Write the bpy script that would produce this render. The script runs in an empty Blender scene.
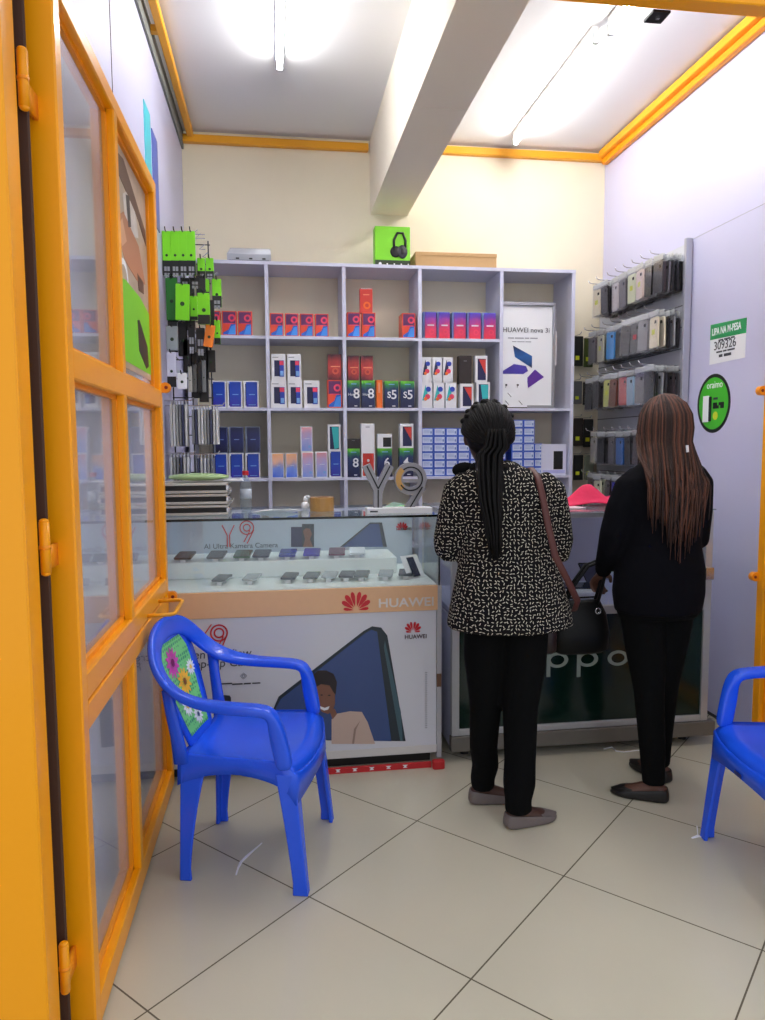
import bpy, math, random
from mathutils import Vector, Matrix
random.seed(7)
R_ = math.radians
S = bpy.context.scene
COL = S.collection

# ------------------------------------------------------------------ camera
FPX, CAMH = 735.0, 1.44
PITCH, ROLL, YAW = R_(5.03), R_(0.344), R_(8.12)
_f = Vector((math.sin(YAW)*math.cos(PITCH), math.cos(YAW)*math.cos(PITCH), -math.sin(PITCH)))
_r = Vector((math.cos(YAW), -math.sin(YAW), 0))
_d = _f.cross(_r)
CR = _r*math.cos(ROLL) + _d*math.sin(ROLL)
CD = -_r*math.sin(ROLL) + _d*math.cos(ROLL)
cam_d = bpy.data.cameras.new('camera')
cam = bpy.data.objects.new('camera', cam_d)
COL.objects.link(cam)
m = Matrix.Identity(4)
for i in range(3):
    m[i][0] = CR[i]; m[i][1] = -CD[i]; m[i][2] = -_f[i]
m[2][3] = CAMH
cam.matrix_world = m
cam_d.sensor_fit = 'VERTICAL'; cam_d.sensor_height = 36.0; cam_d.lens = 36.0*FPX/1020.0
cam_d.clip_start = 0.02
S.camera = cam

def ray(x, y): return CR*((x-382.5)/FPX) + CD*((y-510)/FPX) + _f
def PY(x, y, Y): d = ray(x, y); t = Y/d.y; return Vector((d.x*t, Y, CAMH+d.z*t))
def PX(x, y, X): d = ray(x, y); t = X/d.x; return Vector((X, d.y*t, CAMH+d.z*t))
def PZ(x, y, Z): d = ray(x, y); t = (Z-CAMH)/d.z; return Vector((d.x*t, d.y*t, Z))

# ------------------------------------------------------------------ view, world
S.view_settings.view_transform = 'Standard'
S.view_settings.look = 'None'
S.view_settings.exposure = 0.88
S.view_settings.gamma = 1.0
S.view_settings.use_curve_mapping = False
W = bpy.data.worlds.new('world'); S.world = W; W.use_nodes = True
W.node_tree.nodes['Background'].inputs[0].default_value = (0.90, 0.93, 1.0, 1)
W.node_tree.nodes['Background'].inputs[1].default_value = 0.56
TUBE_POWER = 42.0

# ------------------------------------------------------------------ materials
def lin(c):
    return tuple(((v/255)/12.92 if v/255 <= 0.04045 else ((v/255+0.055)/1.055)**2.4) for v in c)
MATS = {}
def mat(name, c, rough=0.5, metal=0.0, spec=0.5, emit=None, coat=0.0, bump=0.0, bscale=60, noise=0.0, nscale=8):
    if name in MATS: return MATS[name]
    M = bpy.data.materials.new(name); M.use_nodes = True
    nt = M.node_tree; b = nt.nodes['Principled BSDF']
    col = lin(c)+(1,)
    b.inputs['Base Color'].default_value = col
    b.inputs['Roughness'].default_value = rough
    b.inputs['Metallic'].default_value = metal
    b.inputs['Specular IOR Level'].default_value = spec
    b.inputs['Coat Weight'].default_value = coat
    if emit:
        b.inputs['Emission Color'].default_value = (1, 1, 1, 1)
        b.inputs['Emission Color'].default_value = emit[0]+(1,)
        b.inputs['Emission Strength'].default_value = emit[1]
    if noise or bump:
        tc = nt.nodes.new('ShaderNodeTexCoord')
    if noise:
        n = nt.nodes.new('ShaderNodeTexNoise'); n.inputs['Scale'].default_value = nscale; n.inputs['Detail'].default_value = 5
        nt.links.new(tc.outputs['Object'], n.inputs['Vector'])
        mx = nt.nodes.new('ShaderNodeMix'); mx.data_type = 'RGBA'
        mx.inputs[6].default_value = tuple(v*(1-noise) for v in col[:3])+(1,)
        mx.inputs[7].default_value = tuple(min(1, v*(1+noise)) for v in col[:3])+(1,)
        nt.links.new(n.outputs['Fac'], mx.inputs[0]); nt.links.new(mx.outputs[2], b.inputs['Base Color'])
    if bump:
        n2 = nt.nodes.new('ShaderNodeTexNoise'); n2.inputs['Scale'].default_value = bscale; n2.inputs['Detail'].default_value = 3
        nt.links.new(tc.outputs['Object'], n2.inputs['Vector'])
        bp = nt.nodes.new('ShaderNodeBump'); bp.inputs['Strength'].default_value = bump; bp.inputs['Distance'].default_value = 0.01
        nt.links.new(n2.outputs['Fac'], bp.inputs['Height']); nt.links.new(bp.outputs['Normal'], b.inputs['Normal'])
    MATS[name] = M
    return M

def node_math(nt, op, a, b=None, c=None):
    n = nt.nodes.new('ShaderNodeMath'); n.operation = op
    for i, v in enumerate((a, b, c)):
        if v is None: continue
        if isinstance(v, (int, float)): n.inputs[i].default_value = v
        else: nt.links.new(v, n.inputs[i])
    return n.outputs[0]

def glass_mat(name, tint=(0.93, 0.97, 0.96), rough=0.0, milk=0.0, refl=1.0):
    M = bpy.data.materials.new(name); M.use_nodes = True; nt = M.node_tree
    nt.nodes.clear()
    out = nt.nodes.new('ShaderNodeOutputMaterial')
    tr = nt.nodes.new('ShaderNodeBsdfTransparent'); tr.inputs[0].default_value = tint+(1,)
    gl = nt.nodes.new('ShaderNodeBsdfGlossy'); gl.inputs[0].default_value = (1, 1, 1, 1); gl.inputs['Roughness'].default_value = rough
    fr = nt.nodes.new('ShaderNodeFresnel'); fr.inputs[0].default_value = 1.45
    ge = nt.nodes.new('ShaderNodeNewGeometry'); io = nt.nodes.new('ShaderNodeMix'); io.data_type = 'FLOAT'
    io.inputs[2].default_value = 1.45; io.inputs[3].default_value = 1/1.45
    nt.links.new(ge.outputs['Backfacing'], io.inputs[0]); nt.links.new(io.outputs[0], fr.inputs[0])
    mx = nt.nodes.new('ShaderNodeMixShader')
    nt.links.new(node_math(nt, 'MULTIPLY', fr.outputs[0], refl), mx.inputs[0]); nt.links.new(tr.outputs[0], mx.inputs[1]); nt.links.new(gl.outputs[0], mx.inputs[2])
    last = mx.outputs[0]
    if milk:
        df = nt.nodes.new('ShaderNodeBsdfDiffuse'); df.inputs[0].default_value = (0.8, 0.85, 0.9, 1)
        m2 = nt.nodes.new('ShaderNodeMixShader'); m2.inputs[0].default_value = milk
        nt.links.new(last, m2.inputs[1]); nt.links.new(df.outputs[0], m2.inputs[2]); last = m2.outputs[0]
    nt.links.new(last, out.inputs[0]); MATS[name] = M
    return M

def tile_mat():
    M = bpy.data.materials.new('floor_tiles'); M.use_nodes = True; nt = M.node_tree
    b = nt.nodes['Principled BSDF']
    tc = nt.nodes.new('ShaderNodeTexCoord')
    mp = nt.nodes.new('ShaderNodeMapping'); mp.vector_type = 'TEXTURE'
    mp.inputs['Location'].default_value = (-0.3546, 1.832, 0); mp.inputs['Rotation'].default_value = (0, 0, R_(44.07))
    mp.inputs['Scale'].default_value = (0.6, 0.6, 1)
    nt.links.new(tc.outputs['Object'], mp.inputs[0])
    sp = nt.nodes.new('ShaderNodeSeparateXYZ'); nt.links.new(mp.outputs[0], sp.inputs[0])
    def edge(o):
        f = node_math(nt, 'FRACT', node_math(nt, 'ADD', o, 100.5))
        return node_math(nt, 'ABSOLUTE', node_math(nt, 'SUBTRACT', f, 0.5))
    mn = node_math(nt, 'MINIMUM', edge(sp.outputs[0]), edge(sp.outputs[1]))
    line = node_math(nt, 'LESS_THAN', mn, 0.0040)
    n = nt.nodes.new('ShaderNodeTexNoise'); n.inputs['Scale'].default_value = 1.6; n.inputs['Detail'].default_value = 6
    nt.links.new(tc.outputs['Object'], n.inputs['Vector'])
    c1 = nt.nodes.new('ShaderNodeMix'); c1.data_type = 'RGBA'
    c1.inputs[6].default_value = lin((196, 191, 170))+(1,); c1.inputs[7].default_value = lin((208, 203, 182))+(1,)
    nt.links.new(n.outputs['Fac'], c1.inputs[0])
    c2 = nt.nodes.new('ShaderNodeMix'); c2.data_type = 'RGBA'; c2.inputs[7].default_value = lin((92, 84, 66))+(1,)
    nt.links.new(c1.outputs[2], c2.inputs[6]); nt.links.new(line, c2.inputs[0]); nt.links.new(c2.outputs[2], b.inputs['Base Color'])
    rr = nt.nodes.new('ShaderNodeMix'); rr.data_type = 'FLOAT'; rr.inputs[2].default_value = 0.16; rr.inputs[3].default_value = 0.8
    nt.links.new(line, rr.inputs[0]); nt.links.new(rr.outputs[0], b.inputs['Roughness'])
    b.inputs['Specular IOR Level'].default_value = 0.45
    MATS['tiles'] = M
    return M

def dash_mat():
    """black cloth with short pale dashes lying every way"""
    M = bpy.data.materials.new('dash_print_cloth'); M.use_nodes = True; nt = M.node_tree
    b = nt.nodes['Principled BSDF']; b.inputs['Roughness'].default_value = 0.85; b.inputs['Specular IOR Level'].default_value = 0.15
    tc = nt.nodes.new('ShaderNodeTexCoord'); sp = nt.nodes.new('ShaderNodeSeparateXYZ'); nt.links.new(tc.outputs['Object'], sp.inputs[0])
    ge = nt.nodes.new('ShaderNodeNewGeometry'); sn = nt.nodes.new('ShaderNodeSeparateXYZ'); nt.links.new(ge.outputs['Normal'], sn.inputs[0])
    side_ = node_math(nt, 'GREATER_THAN', node_math(nt, 'ABSOLUTE', sn.outputs[0]), node_math(nt, 'ABSOLUTE', sn.outputs[1]))
    uu = nt.nodes.new('ShaderNodeMix'); uu.data_type = 'FLOAT'; nt.links.new(side_, uu.inputs[0]); nt.links.new(sp.outputs[0], uu.inputs[2]); nt.links.new(sp.outputs[1], uu.inputs[3])
    u = uu.outputs[0]
    cb = nt.nodes.new('ShaderNodeCombineXYZ'); nt.links.new(u, cb.inputs[0]); nt.links.new(sp.outputs[2], cb.inputs[1])
    v = nt.nodes.new('ShaderNodeTexVoronoi'); v.voronoi_dimensions = '2D'; v.inputs['Scale'].default_value = 74; v.inputs['Randomness'].default_value = 0.55
    nt.links.new(cb.outputs[0], v.inputs['Vector'])
    sc = nt.nodes.new('ShaderNodeVectorMath'); sc.operation = 'SUBTRACT'
    nt.links.new(cb.outputs[0], sc.inputs[0]); nt.links.new(v.outputs['Position'], sc.inputs[1])
    rt = nt.nodes.new('ShaderNodeVectorRotate'); rt.rotation_type = 'Z_AXIS'
    s2 = nt.nodes.new('ShaderNodeSeparateColor'); nt.links.new(v.outputs['Color'], s2.inputs[0])
    nt.links.new(node_math(nt, 'MULTIPLY', s2.outputs[0], 6.2832), rt.inputs['Angle']); nt.links.new(sc.outputs[0], rt.inputs['Vector'])
    s3 = nt.nodes.new('ShaderNodeSeparateXYZ'); nt.links.new(rt.outputs[0], s3.inputs[0])
    a = node_math(nt, 'LESS_THAN', node_math(nt, 'ABSOLUTE', s3.outputs[0]), 0.0043)
    c = node_math(nt, 'LESS_THAN', node_math(nt, 'ABSOLUTE', s3.outputs[1]), 0.00120)
    k = node_math(nt, 'MULTIPLY', a, c)
    mx = nt.nodes.new('ShaderNodeMix'); mx.data_type = 'RGBA'
    mx.inputs[6].default_value = lin((17, 16, 19))+(1,); mx.inputs[7].default_value = lin((214, 208, 190))+(1,)
    nt.links.new(k, mx.inputs[0]); nt.links.new(mx.outputs[2], b.inputs['Base Color'])
    MATS['dash'] = M
    return M

def grad_mat(name, stops, axis=2, rough=0.3):
    """printed colours changing along the box's own height (Generated coordinates)"""
    if name in MATS: return MATS[name]
    M = bpy.data.materials.new(name); M.use_nodes = True; nt = M.node_tree
    b = nt.nodes['Principled BSDF']; b.inputs['Roughness'].default_value = rough
    tc = nt.nodes.new('ShaderNodeTexCoord'); sp = nt.nodes.new('ShaderNodeSeparateXYZ'); nt.links.new(tc.outputs['Generated'], sp.inputs[0])
    n = nt.nodes.new('ShaderNodeTexNoise'); n.inputs['Scale'].default_value = 2.2; nt.links.new(tc.outputs['Generated'], n.inputs['Vector'])
    h = node_math(nt, 'ADD', sp.outputs[axis], node_math(nt, 'MULTIPLY', node_math(nt, 'SUBTRACT', n.outputs['Fac'], 0.5), 0.5))
    cr = nt.nodes.new('ShaderNodeValToRGB'); e = cr.color_ramp.elements
    while len(e) > 1: e.remove(e[-1])
    e[0].position = stops[0][0]; e[0].color = lin(stops[0][1])+(1,)
    for p, c in stops[1:]:
        q = e.new(p); q.color = lin(c)+(1,)
    nt.links.new(h, cr.inputs[0]); nt.links.new(cr.outputs[0], b.inputs['Base Color'])
    MATS[name] = M
    return M

GLASS = glass_mat('clear_glass', (0.97, 0.985, 0.98))
DOORGLASS = glass_mat('door_glass', (0.92, 0.94, 0.97), 0.03, 0.14)  # diffuse milk whitens the panes, standing in for reflections on them
BAG = glass_mat('clear_plastic_bag', (0.97, 0.97, 0.98), 0.10, 0.025, 0.8)
TILES = tile_mat(); DASH = dash_mat()
CREAM = mat('cream_wall', (240, 231, 206), 0.8, noise=0.02)
LAV = mat('lavender_panel', (200, 200, 229), 0.38, noise=0.015, nscale=3)
CEIL = mat('ceiling_board', (228, 228, 230), 0.85)
BEAMW = mat('beam_board', (238, 230, 212), 0.75)
ORANGE = mat('orange_paint', (252, 166, 4), 0.34, spec=0.35, coat=0.12)
ORANGE2 = mat('orange_paint_dull', (246, 152, 12), 0.45)
YELLOW = mat('yellow_paint', (238, 166, 30), 0.42)
DARK = mat('dark_gap', (34, 24, 18), 0.9)
WHITEM = mat('white_melamine', (206, 208, 228), 0.42)
WHITE = mat('white_print', (232, 232, 236), 0.5)
PAPER = mat('white_paper', (238, 240, 244), 0.7)
BLACK = mat('black_plastic', (14, 14, 16), 0.4)
ALU = mat('aluminium', (176, 178, 182), 0.32, 0.85)
CHROME = mat('steel_wire', (200, 200, 204), 0.22, 0.95)
RED = mat('red_print', (196, 34, 40), 0.5)
PEACH = mat('peach_laminate', (232, 186, 142), 0.5, noise=0.03, nscale=30)
GREY = mat('grey_print', (150, 152, 160), 0.5)

# ------------------------------------------------------------------ mesh building
class MB:
    def __init__(s): s.v = []; s.f = []; s.m = []; s.mats = []
    def mi(s, M):
        if M not in s.mats: s.mats.append(M)
        return s.mats.index(M)
    def add(s, vs, fs, M):
        o = len(s.v); k = s.mi(M)
        s.v += [tuple(v) for v in vs]
        for f in fs: s.f.append(tuple(i+o for i in f)); s.m.append(k)
        return s
    def box(s, a, b, M, bev=0.0):
        x0, y0, z0 = [min(p, q) for p, q in zip(a, b)]; x1, y1, z1 = [max(p, q) for p, q in zip(a, b)]
        if bev <= 0:
            vs = [(x0,y0,z0),(x1,y0,z0),(x1,y1,z0),(x0,y1,z0),(x0,y0,z1),(x1,y0,z1),(x1,y1,z1),(x0,y1,z1)]
            fs = [(0,3,2,1),(4,5,6,7),(0,1,5,4),(1,2,6,5),(2,3,7,6),(3,0,4,7)]
            return s.add(vs, fs, M)
        e = bev
        rings = []
        for z, i in ((z0, e), (z0+e, 0), (z1-e, 0), (z1, e)):
            rings.append([(x0+e+i,y0+i,z),(x1-e-i,y0+i,z),(x1-i,y0+e+i,z),(x1-i,y1-e-i,z),(x1-e-i,y1-i,z),(x0+e+i,y1-i,z),(x0+i,y1-e-i,z),(x0+i,y0+e+i,z)])
        return s.loft(rings, M)
    def obox(s, c, ux, uy, uz, M):
        """box round centre c with half-axis vectors"""
        c, ux, uy, uz = map(Vector, (c, ux, uy, uz))
        vs = [c+a*ux+b*uy+d*uz for d in (-1, 1) for (a, b) in ((-1,-1),(1,-1),(1,1),(-1,1))]
        return s.add(vs, [(0,3,2,1),(4,5,6,7),(0,1,5,4),(1,2,6,5),(2,3,7,6),(3,0,4,7)], M)
    def loft(s, rings, M, caps=True, closed=False):
        n = len(rings[0]); vs = [p for r in rings for p in r]; fs = []
        L = len(rings)
        for i in range(L if closed else L-1):
            j = (i+1) % L
            for k in range(n):
                fs.append((i*n+k, i*n+(k+1) % n, j*n+(k+1) % n, j*n+k))
        if caps and not closed:
            fs.append(tuple(reversed(range(n)))); fs.append(tuple((L-1)*n+k for k in range(n)))
        return s.add(vs, fs, M)
    def tube(s, pts, r, M, n=8, up=(0, 0, 1), flat=None, caps=True, power=1.0):
        """swept ellipse; r = radius or list; flat = second radius or list (along 'up')"""
        pts = [Vector(p) for p in pts]; L = len(pts)
        rr = r if isinstance(r, (list, tuple)) else [r]*L
        ff = rr if flat is None else (flat if isinstance(flat, (list, tuple)) else [flat]*L)
        rings = []; side = None
        for i, p in enumerate(pts):
            t = (pts[min(i+1, L-1)]-pts[max(i-1, 0)])
            if t.length < 1e-9: t = Vector((0, 0, 1))
            t.normalize()
            if side is None or flat is not None:
                u = Vector(up)
                if abs(u.dot(t)) > 0.97: u = Vector((0, 1, 0)) if side is None else side.cross(t)*-1
                sd = t.cross(u)
                if side is not None and sd.dot(side) < 0: sd = -sd
                side = sd.normalized()
            else:
                side = (side - t*side.dot(t)).normalized()
            upv = side.cross(t).normalized()
            ring = []
            for k in range(n):
                a = 2*math.pi*(k+0.5)/n
                ca, sa = math.cos(a), math.sin(a)
                if power != 1.0:
                    ca = math.copysign(abs(ca)**power, ca); sa = math.copysign(abs(sa)**power, sa)
                ring.append(p+side*(ca*rr[i])+upv*(sa*ff[i]))
            rings.append(ring)
        return s.loft(rings, M, caps)
    def rod(s, a, b, r, M, n=8): return s.tube([a, b], r, M, n)
    def ell(s, c, r, M, n=16, k=10, rot=None):
        c = Vector(c); rings = []
        for i in range(k+1):
            t = math.pi*(i+0.02)/(k+0.04); ring = []
            for j in range(n):
                a = 2*math.pi*j/n
                p = Vector((r[0]*math.sin(t)*math.cos(a), r[1]*math.sin(t)*math.sin(a), -r[2]*math.cos(t)))
                if rot: p = rot @ p
                ring.append(c+p)
            rings.append(ring)
        return s.loft(rings, M)
    def lathe(s, c, prof, M, n=24):
        return s.loft([[(c[0]+r*math.cos(2*math.pi*j/n), c[1]+r*math.sin(2*math.pi*j/n), c[2]+z) for j in range(n)] for r, z in prof], M)
    def prism(s, poly, d, M):
        """polygon (3D points, coplanar) pushed by vector d"""
        d = Vector(d); a = [Vector(p) for p in poly]; n = len(a)
        vs = a+[p+d for p in a]
        fs = [tuple(range(n)), tuple(reversed(range(n, 2*n)))]+[(i, i+n, (i+1) % n+n, (i+1) % n) for i in range(n)]
        return s.add(vs, fs, M)
    def build(s, name, parent=None, loc=None, smooth=False, rz=0, base=None):
        """base: put the origin there while verts are given in world coordinates"""
        me = bpy.data.meshes.new(name)
        if base is not None:
            bx = Vector(base); vs = [tuple(Vector(v)-bx) for v in s.v]
        else: vs = s.v
        me.from_pydata(vs, [], s.f); me.update()
        for M in s.mats: me.materials.append(M)
        me.polygons.foreach_set('material_index', s.m)
        if smooth: me.polygons.foreach_set('use_smooth', [True]*len(me.polygons))
        bm_fix(me)
        o = bpy.data.objects.new(name, me); COL.objects.link(o)
        if base is not None: o.location = base
        if loc is not None: o.location = loc
        o.rotation_euler.z = rz
        if parent:
            o.parent = parent
            if base is not None: o.location = Vector(base)-parent.location if parent.rotation_euler.z == 0 else base
        return o
def bm_fix(me):
    import bmesh
    b = bmesh.new(); b.from_mesh(me); bmesh.ops.recalc_face_normals(b, faces=b.faces); b.to_mesh(me); b.free()

def tag(o, label=None, cat=None, group=None, kind=None):
    if label: o['label'] = label
    if cat: o['category'] = cat
    if group: o['group'] = group
    if kind: o['kind'] = kind
    return o
def empty(name, loc, rz=0, **k):
    o = bpy.data.objects.new(name, None); COL.objects.link(o); o.location = loc; o.rotation_euler.z = rz
    o.empty_display_size = 0.05
    return tag(o, **k)
def autosmooth(o, ang=40):
    me = o.data
    me.polygons.foreach_set('use_smooth', [True]*len(me.polygons))
    try: me.set_sharp_from_angle(angle=R_(ang))
    except Exception: pass
    return o
def struct(o): o['kind'] = 'structure'; return o

FR = Matrix(((1,0,0),(0,0,-1),(0,1,0)))       # text facing -Y
LW = Matrix(((0,0,-1),(-1,0,0),(0,1,0)))      # text facing -X (on right wall)
RW = Matrix(((0,0,1),(1,0,0),(0,1,0)))        # text facing +X (on left leaf)
def text(body, loc, size, M, parent=None, rot=FR, sx=1.0, depth=0.0006, align='LEFT', bold=0.0, name='lettering', shear=0.0):
    c = bpy.data.curves.new(name, 'FONT'); c.body = body; c.size = size; c.extrude = depth; c.align_x = align
    c.offset = bold; c.shear = shear; c.resolution_u = 3
    t = bpy.data.objects.new('tmp', c); COL.objects.link(t)
    dg = bpy.context.evaluated_depsgraph_get(); dg.update()
    me = bpy.data.meshes.new_from_object(t.evaluated_get(dg)); bpy.data.objects.remove(t); bpy.data.curves.remove(c)
    me.name = name; me.materials.clear(); me.materials.append(M)
    r4 = rot.to_4x4() @ Matrix.Diagonal((sx, 1, 1, 1))
    me.transform(r4)
    o = bpy.data.objects.new(name, me); COL.objects.link(o)
    o.location = Vector(loc)
    if parent: o.parent = parent; o.location = Vector(loc)-parent.location
    return o
def bars(p, du, h, words, M, par, name='small_print', out=Vector((0, -0.0008, 0))):
    """a line of print too small to read: short bars; du = unit vector along the line"""
    q = MB(); p = Vector(p); du = Vector(du); x = 0.0
    for w in words:
        a = p+du*x; b2 = a+du*w
        q.prism([a, b2, b2+Vector((0, 0, h)), a+Vector((0, 0, h))], out, M); x += w+h*0.9
    return q.build(name, par, base=par.location)
ORD = ['first','second','third','fourth','fifth','sixth','seventh','eighth','ninth','tenth']

# ================================================================== ROOM
CZ, BY, RX, LX, DY = 3.42, 4.95, 2.26, -0.56, 1.70     # ceiling, back wall, right and left wall, door plane
struct(MB().box((-3.0, -1.6, -0.05), (4.5, 5.1, 0.0), TILES).build('floor'))
struct(MB().box((LX-0.1, DY-0.06, CZ), (RX+0.1, BY+0.1, CZ+0.06), CEIL).build('ceiling'))
struct(MB().box((LX-0.1, BY, 0), (RX+0.1, BY+0.1, CZ), CREAM).build('wall_back'))
wl = MB().box((LX-0.09, DY, 0), (LX, BY, CZ), LAV)
wl.box((LX, 2.86, 2.5), (LX+0.0015, 2.866, CZ-0.1), DARK)
struct(wl.build('wall_left'))
wr = MB().box((RX, DY, 0), (RX+0.09, BY, CZ), LAV)
wr.box((RX-0.0012, 1.75, 2.545), (RX, 3.9, 2.547), GREY)
struct(wr.build('wall_right'))
struct(MB().box((LX, DY, CZ-0.11), (LX+0.012, BY, CZ), mat('grey_reveal', (120, 122, 118), 0.8)).build('trim_1'))
# ceiling perimeter tubes
def sq(a, b, M, w=0.038):
    a, b = Vector(a), Vector(b)
    lo = Vector([min(p, q)-w/2 for p, q in zip(a, b)]); hi = Vector([max(p, q)+w/2 for p, q in zip(a, b)])
    return MB().box(lo, hi, M, 0.004)
t = sq((LX+0.06, DY+0.2, CZ-0.035), (LX+0.06, BY-0.07, CZ-0.035), YELLOW)
for y in (2.4, 3.72): t.box((LX+0.012, y, CZ-0.05), (LX+0.05, y+0.035, CZ-0.02), YELLOW)
struct(t.build('trim_2'))
struct(sq((LX+0.03, BY-0.025, CZ-0.055), (0.60, BY-0.025, CZ-0.055), YELLOW, 0.046).build('trim_3'))
struct(sq((0.91, BY-0.025, CZ-0.045), (RX-0.03, BY-0.025, CZ-0.045), YELLOW, 0.046).build('trim_4'))
t = sq((RX-0.022, DY+0.1, CZ-0.075), (RX-0.022, BY-0.06, CZ-0.075), ORANGE2, 0.038)
t.box((RX-0.075, DY+0.1, CZ-0.056), (RX-0.03, BY-0.06, CZ-0.012), YELLOW, 0.004)
struct(t.build('trim_5'))
struct(MB().box((RX-0.008, 3.3, 0), (RX, BY, 0.014), BLACK).build('baseboard_right'))
# dropped beam in two panel lengths
BZ = 2.955
b = MB().box((0.635, DY, BZ), (0.885, 3.392, CZ), BEAMW).box((0.635, 3.396, BZ), (0.885, BY, CZ), BEAMW).box((0.64, 3.38, BZ+0.004), (0.88, 3.41, CZ), DARK)
struct(b.build('trim_6'))

# ================================================================== LAMPS
def lamp(x, y0, y1, label):
    e = empty('tube_lamp', (x, (y0+y1)/2, CZ), label=label, cat='lamp', group='fluorescent tubes on the ceiling')
    TM = mat('lit_tube', (255, 255, 255), 0.4, emit=((1.0, 0.985, 0.96), TUBE_POWER))
    bm = MB().box((x-0.02, y0, CZ-0.035), (x+0.02, y1, CZ), mat('lamp_body', (230, 230, 232), 0.4), 0.003)
    bm.build('housing', e, base=e.location)
    MB().tube([(x, y0+0.02, CZ-0.062), (x, y1-0.02, CZ-0.062)], 0.014, TM, 10).build('tube', e, base=e.location, smooth=True)
    for y in (y0, y1):
        MB().box((x-0.016, y-0.01, CZ-0.082), (x+0.016, y+0.018, CZ-0.03), mat('lamp_cap', (205, 208, 212), 0.4), 0.003).build('end_cap', e, base=e.location)
lamp(0.05, 2.72, 3.95, 'bare fluorescent tube on the ceiling left of the beam')
lamp(1.54, 3.50, 4.70, 'long fluorescent tube right of the beam, ending near the back wall')
lamp(1.58, 2.20, 3.42, 'fluorescent tube right of the beam, partly behind the orange header')

# ================================================================== FRONT FRAME AND DOORS
# fixed jamb and header
jamb = empty('door_frame', (-0.60, 1.60, 0), label='orange steel door frame with left jamb post and header across the top', cat='door frame')
MB().box((-0.70, 1.56, 0), (-0.506, 1.64, 2.9), ORANGE, 0.004).build('jamb_post', jamb, base=jamb.location)
MB().box((-0.60, 1.644, 0), (-0.512, 1.655, 2.9), ORANGE2, 0.003).build('stop_strip', jamb, base=jamb.location)
MB().box((-0.555, 1.676, 0), (-0.497, 1.686, 2.9), mat('rebate_shade_brown', (70, 44, 30), 0.7), 0.003).build('rebate_shade', jamb, base=jamb.location)  # dark brown strip stands in for the shadow between jamb and leaf
h = MB().box((-0.45, 1.72, 2.490), (2.17, 1.77, 2.56), ORANGE, 0.003)
h.build('header_bar', jamb, base=jamb.location)
pl = PY(654, 20, 1.72)
MB().box((0.905, 1.712, 2.48), (0.945, 1.72, 2.55), YELLOW).build('latch_tab', jamb, base=jamb.location)
MB().box((0.925, 1.772, 2.486), (0.970, 1.82, 2.492), BLACK).box((0.945, 1.792, 2.483), (0.953, 1.80, 2.4865), CHROME).build('floor_bolt_plate', jamb, base=jamb.location)
MB().box((2.18, 1.66, 0), (2.25, 1.74, 2.9), ORANGE, 0.004).build('jamb_post', jamb, base=jamb.location)

def leaf(name, x, sgn, label):
    """door leaf folded back along the side wall; sgn = +1 when its front face looks to +X"""
    y0, y1, zt = 1.735, 3.10, 2.475
    e = empty(name, (x, y0, 0), label=label, cat='door')
    xo = x - sgn*0.045         # back of tubes
    w = 0.05
    f = MB()
    def bar(ya, yb, za, zb, M=ORANGE): f.box((xo, ya, za), (x, yb, zb), M, 0.004)
    f.box((xo-sgn*0.018, y0, 0.02), (x, y0+w, zt), ORANGE, 0.004); bar(y1-w, y1, 0.02, zt)
    ymid = 2.335; g_ = 0.0005
    zs = [(0.02, 0.095), (0.765, 0.832), (0.838, 0.905), (1.595, 1.665), (zt-w, zt)]
    for za, zb in zs: f.box((xo+sgn*g_, y0+w-0.004, za), (x-sgn*g_, y1-w+0.004, zb), ORANGE, 0.004)
    for za, zb in zip([z_[1] for z_ in zs[:-1]], [z_[0] for z_ in zs[1:]]):
        if zb-za > 0.1: f.box((xo, ymid, za-0.004), (x, ymid+0.045, zb+0.004), ORANGE, 0.004)
    o = f.build('frame', e, base=e.location)
    # rebate strips and glazing
    for (ya, yb) in ((y0+w, ymid), (ymid+0.045, y1-w)):
        for (za, zb) in ((0.095, 0.765), (0.905, 1.595), (1.665, zt-w)):
            s = MB(); xs = x - sgn*0.022; xe = xs - sgn*0.012
            s.box((xs, ya, za), (xe, ya+0.012, zb), ORANGE2); s.box((xs, yb-0.012, za), (xe, yb, zb), ORANGE2)
            s.box((xs, ya, za), (xe, yb, za+0.012), ORANGE2); s.box((xs, ya, zb-0.012), (xe, yb, zb), ORANGE2)
            s.build('glazing_bead', e, base=e.location)
            xg = x - sgn*0.034
            MB().box((xg, ya, za), (xg-sgn*0.003, yb, zb), DOORGLASS).build('glass_pane', e, base=e.location)
    for z in (1.677, 0.822):
        lug = MB()
        lug.tube([(x+sgn*0.014, y1-0.016, z), (x+sgn*0.014, y1+0.012, z)], 0.021, ORANGE2, 14)
        lug.box((x-sgn*0.045, y1+0.0005, z-0.02), (x+sgn*0.012, y1+0.0115, z+0.02), ORANGE2, 0.002)
        lug.tube([(x+sgn*0.018, y1-0.018, z-0.0), (x+sgn*0.018, y1+0.013, z)], 0.007, mat('lug_hole', (120, 30, 20), 0.6), 10)
        lug.build('lug', e, base=e.location)
    return e, x, y0, y1
LEAFX = -0.455
lf, _, _, _ = leaf('glazed_door', LEAFX, 1, 'orange steel door leaf with six glass panes folded back along the left wall')
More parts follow.
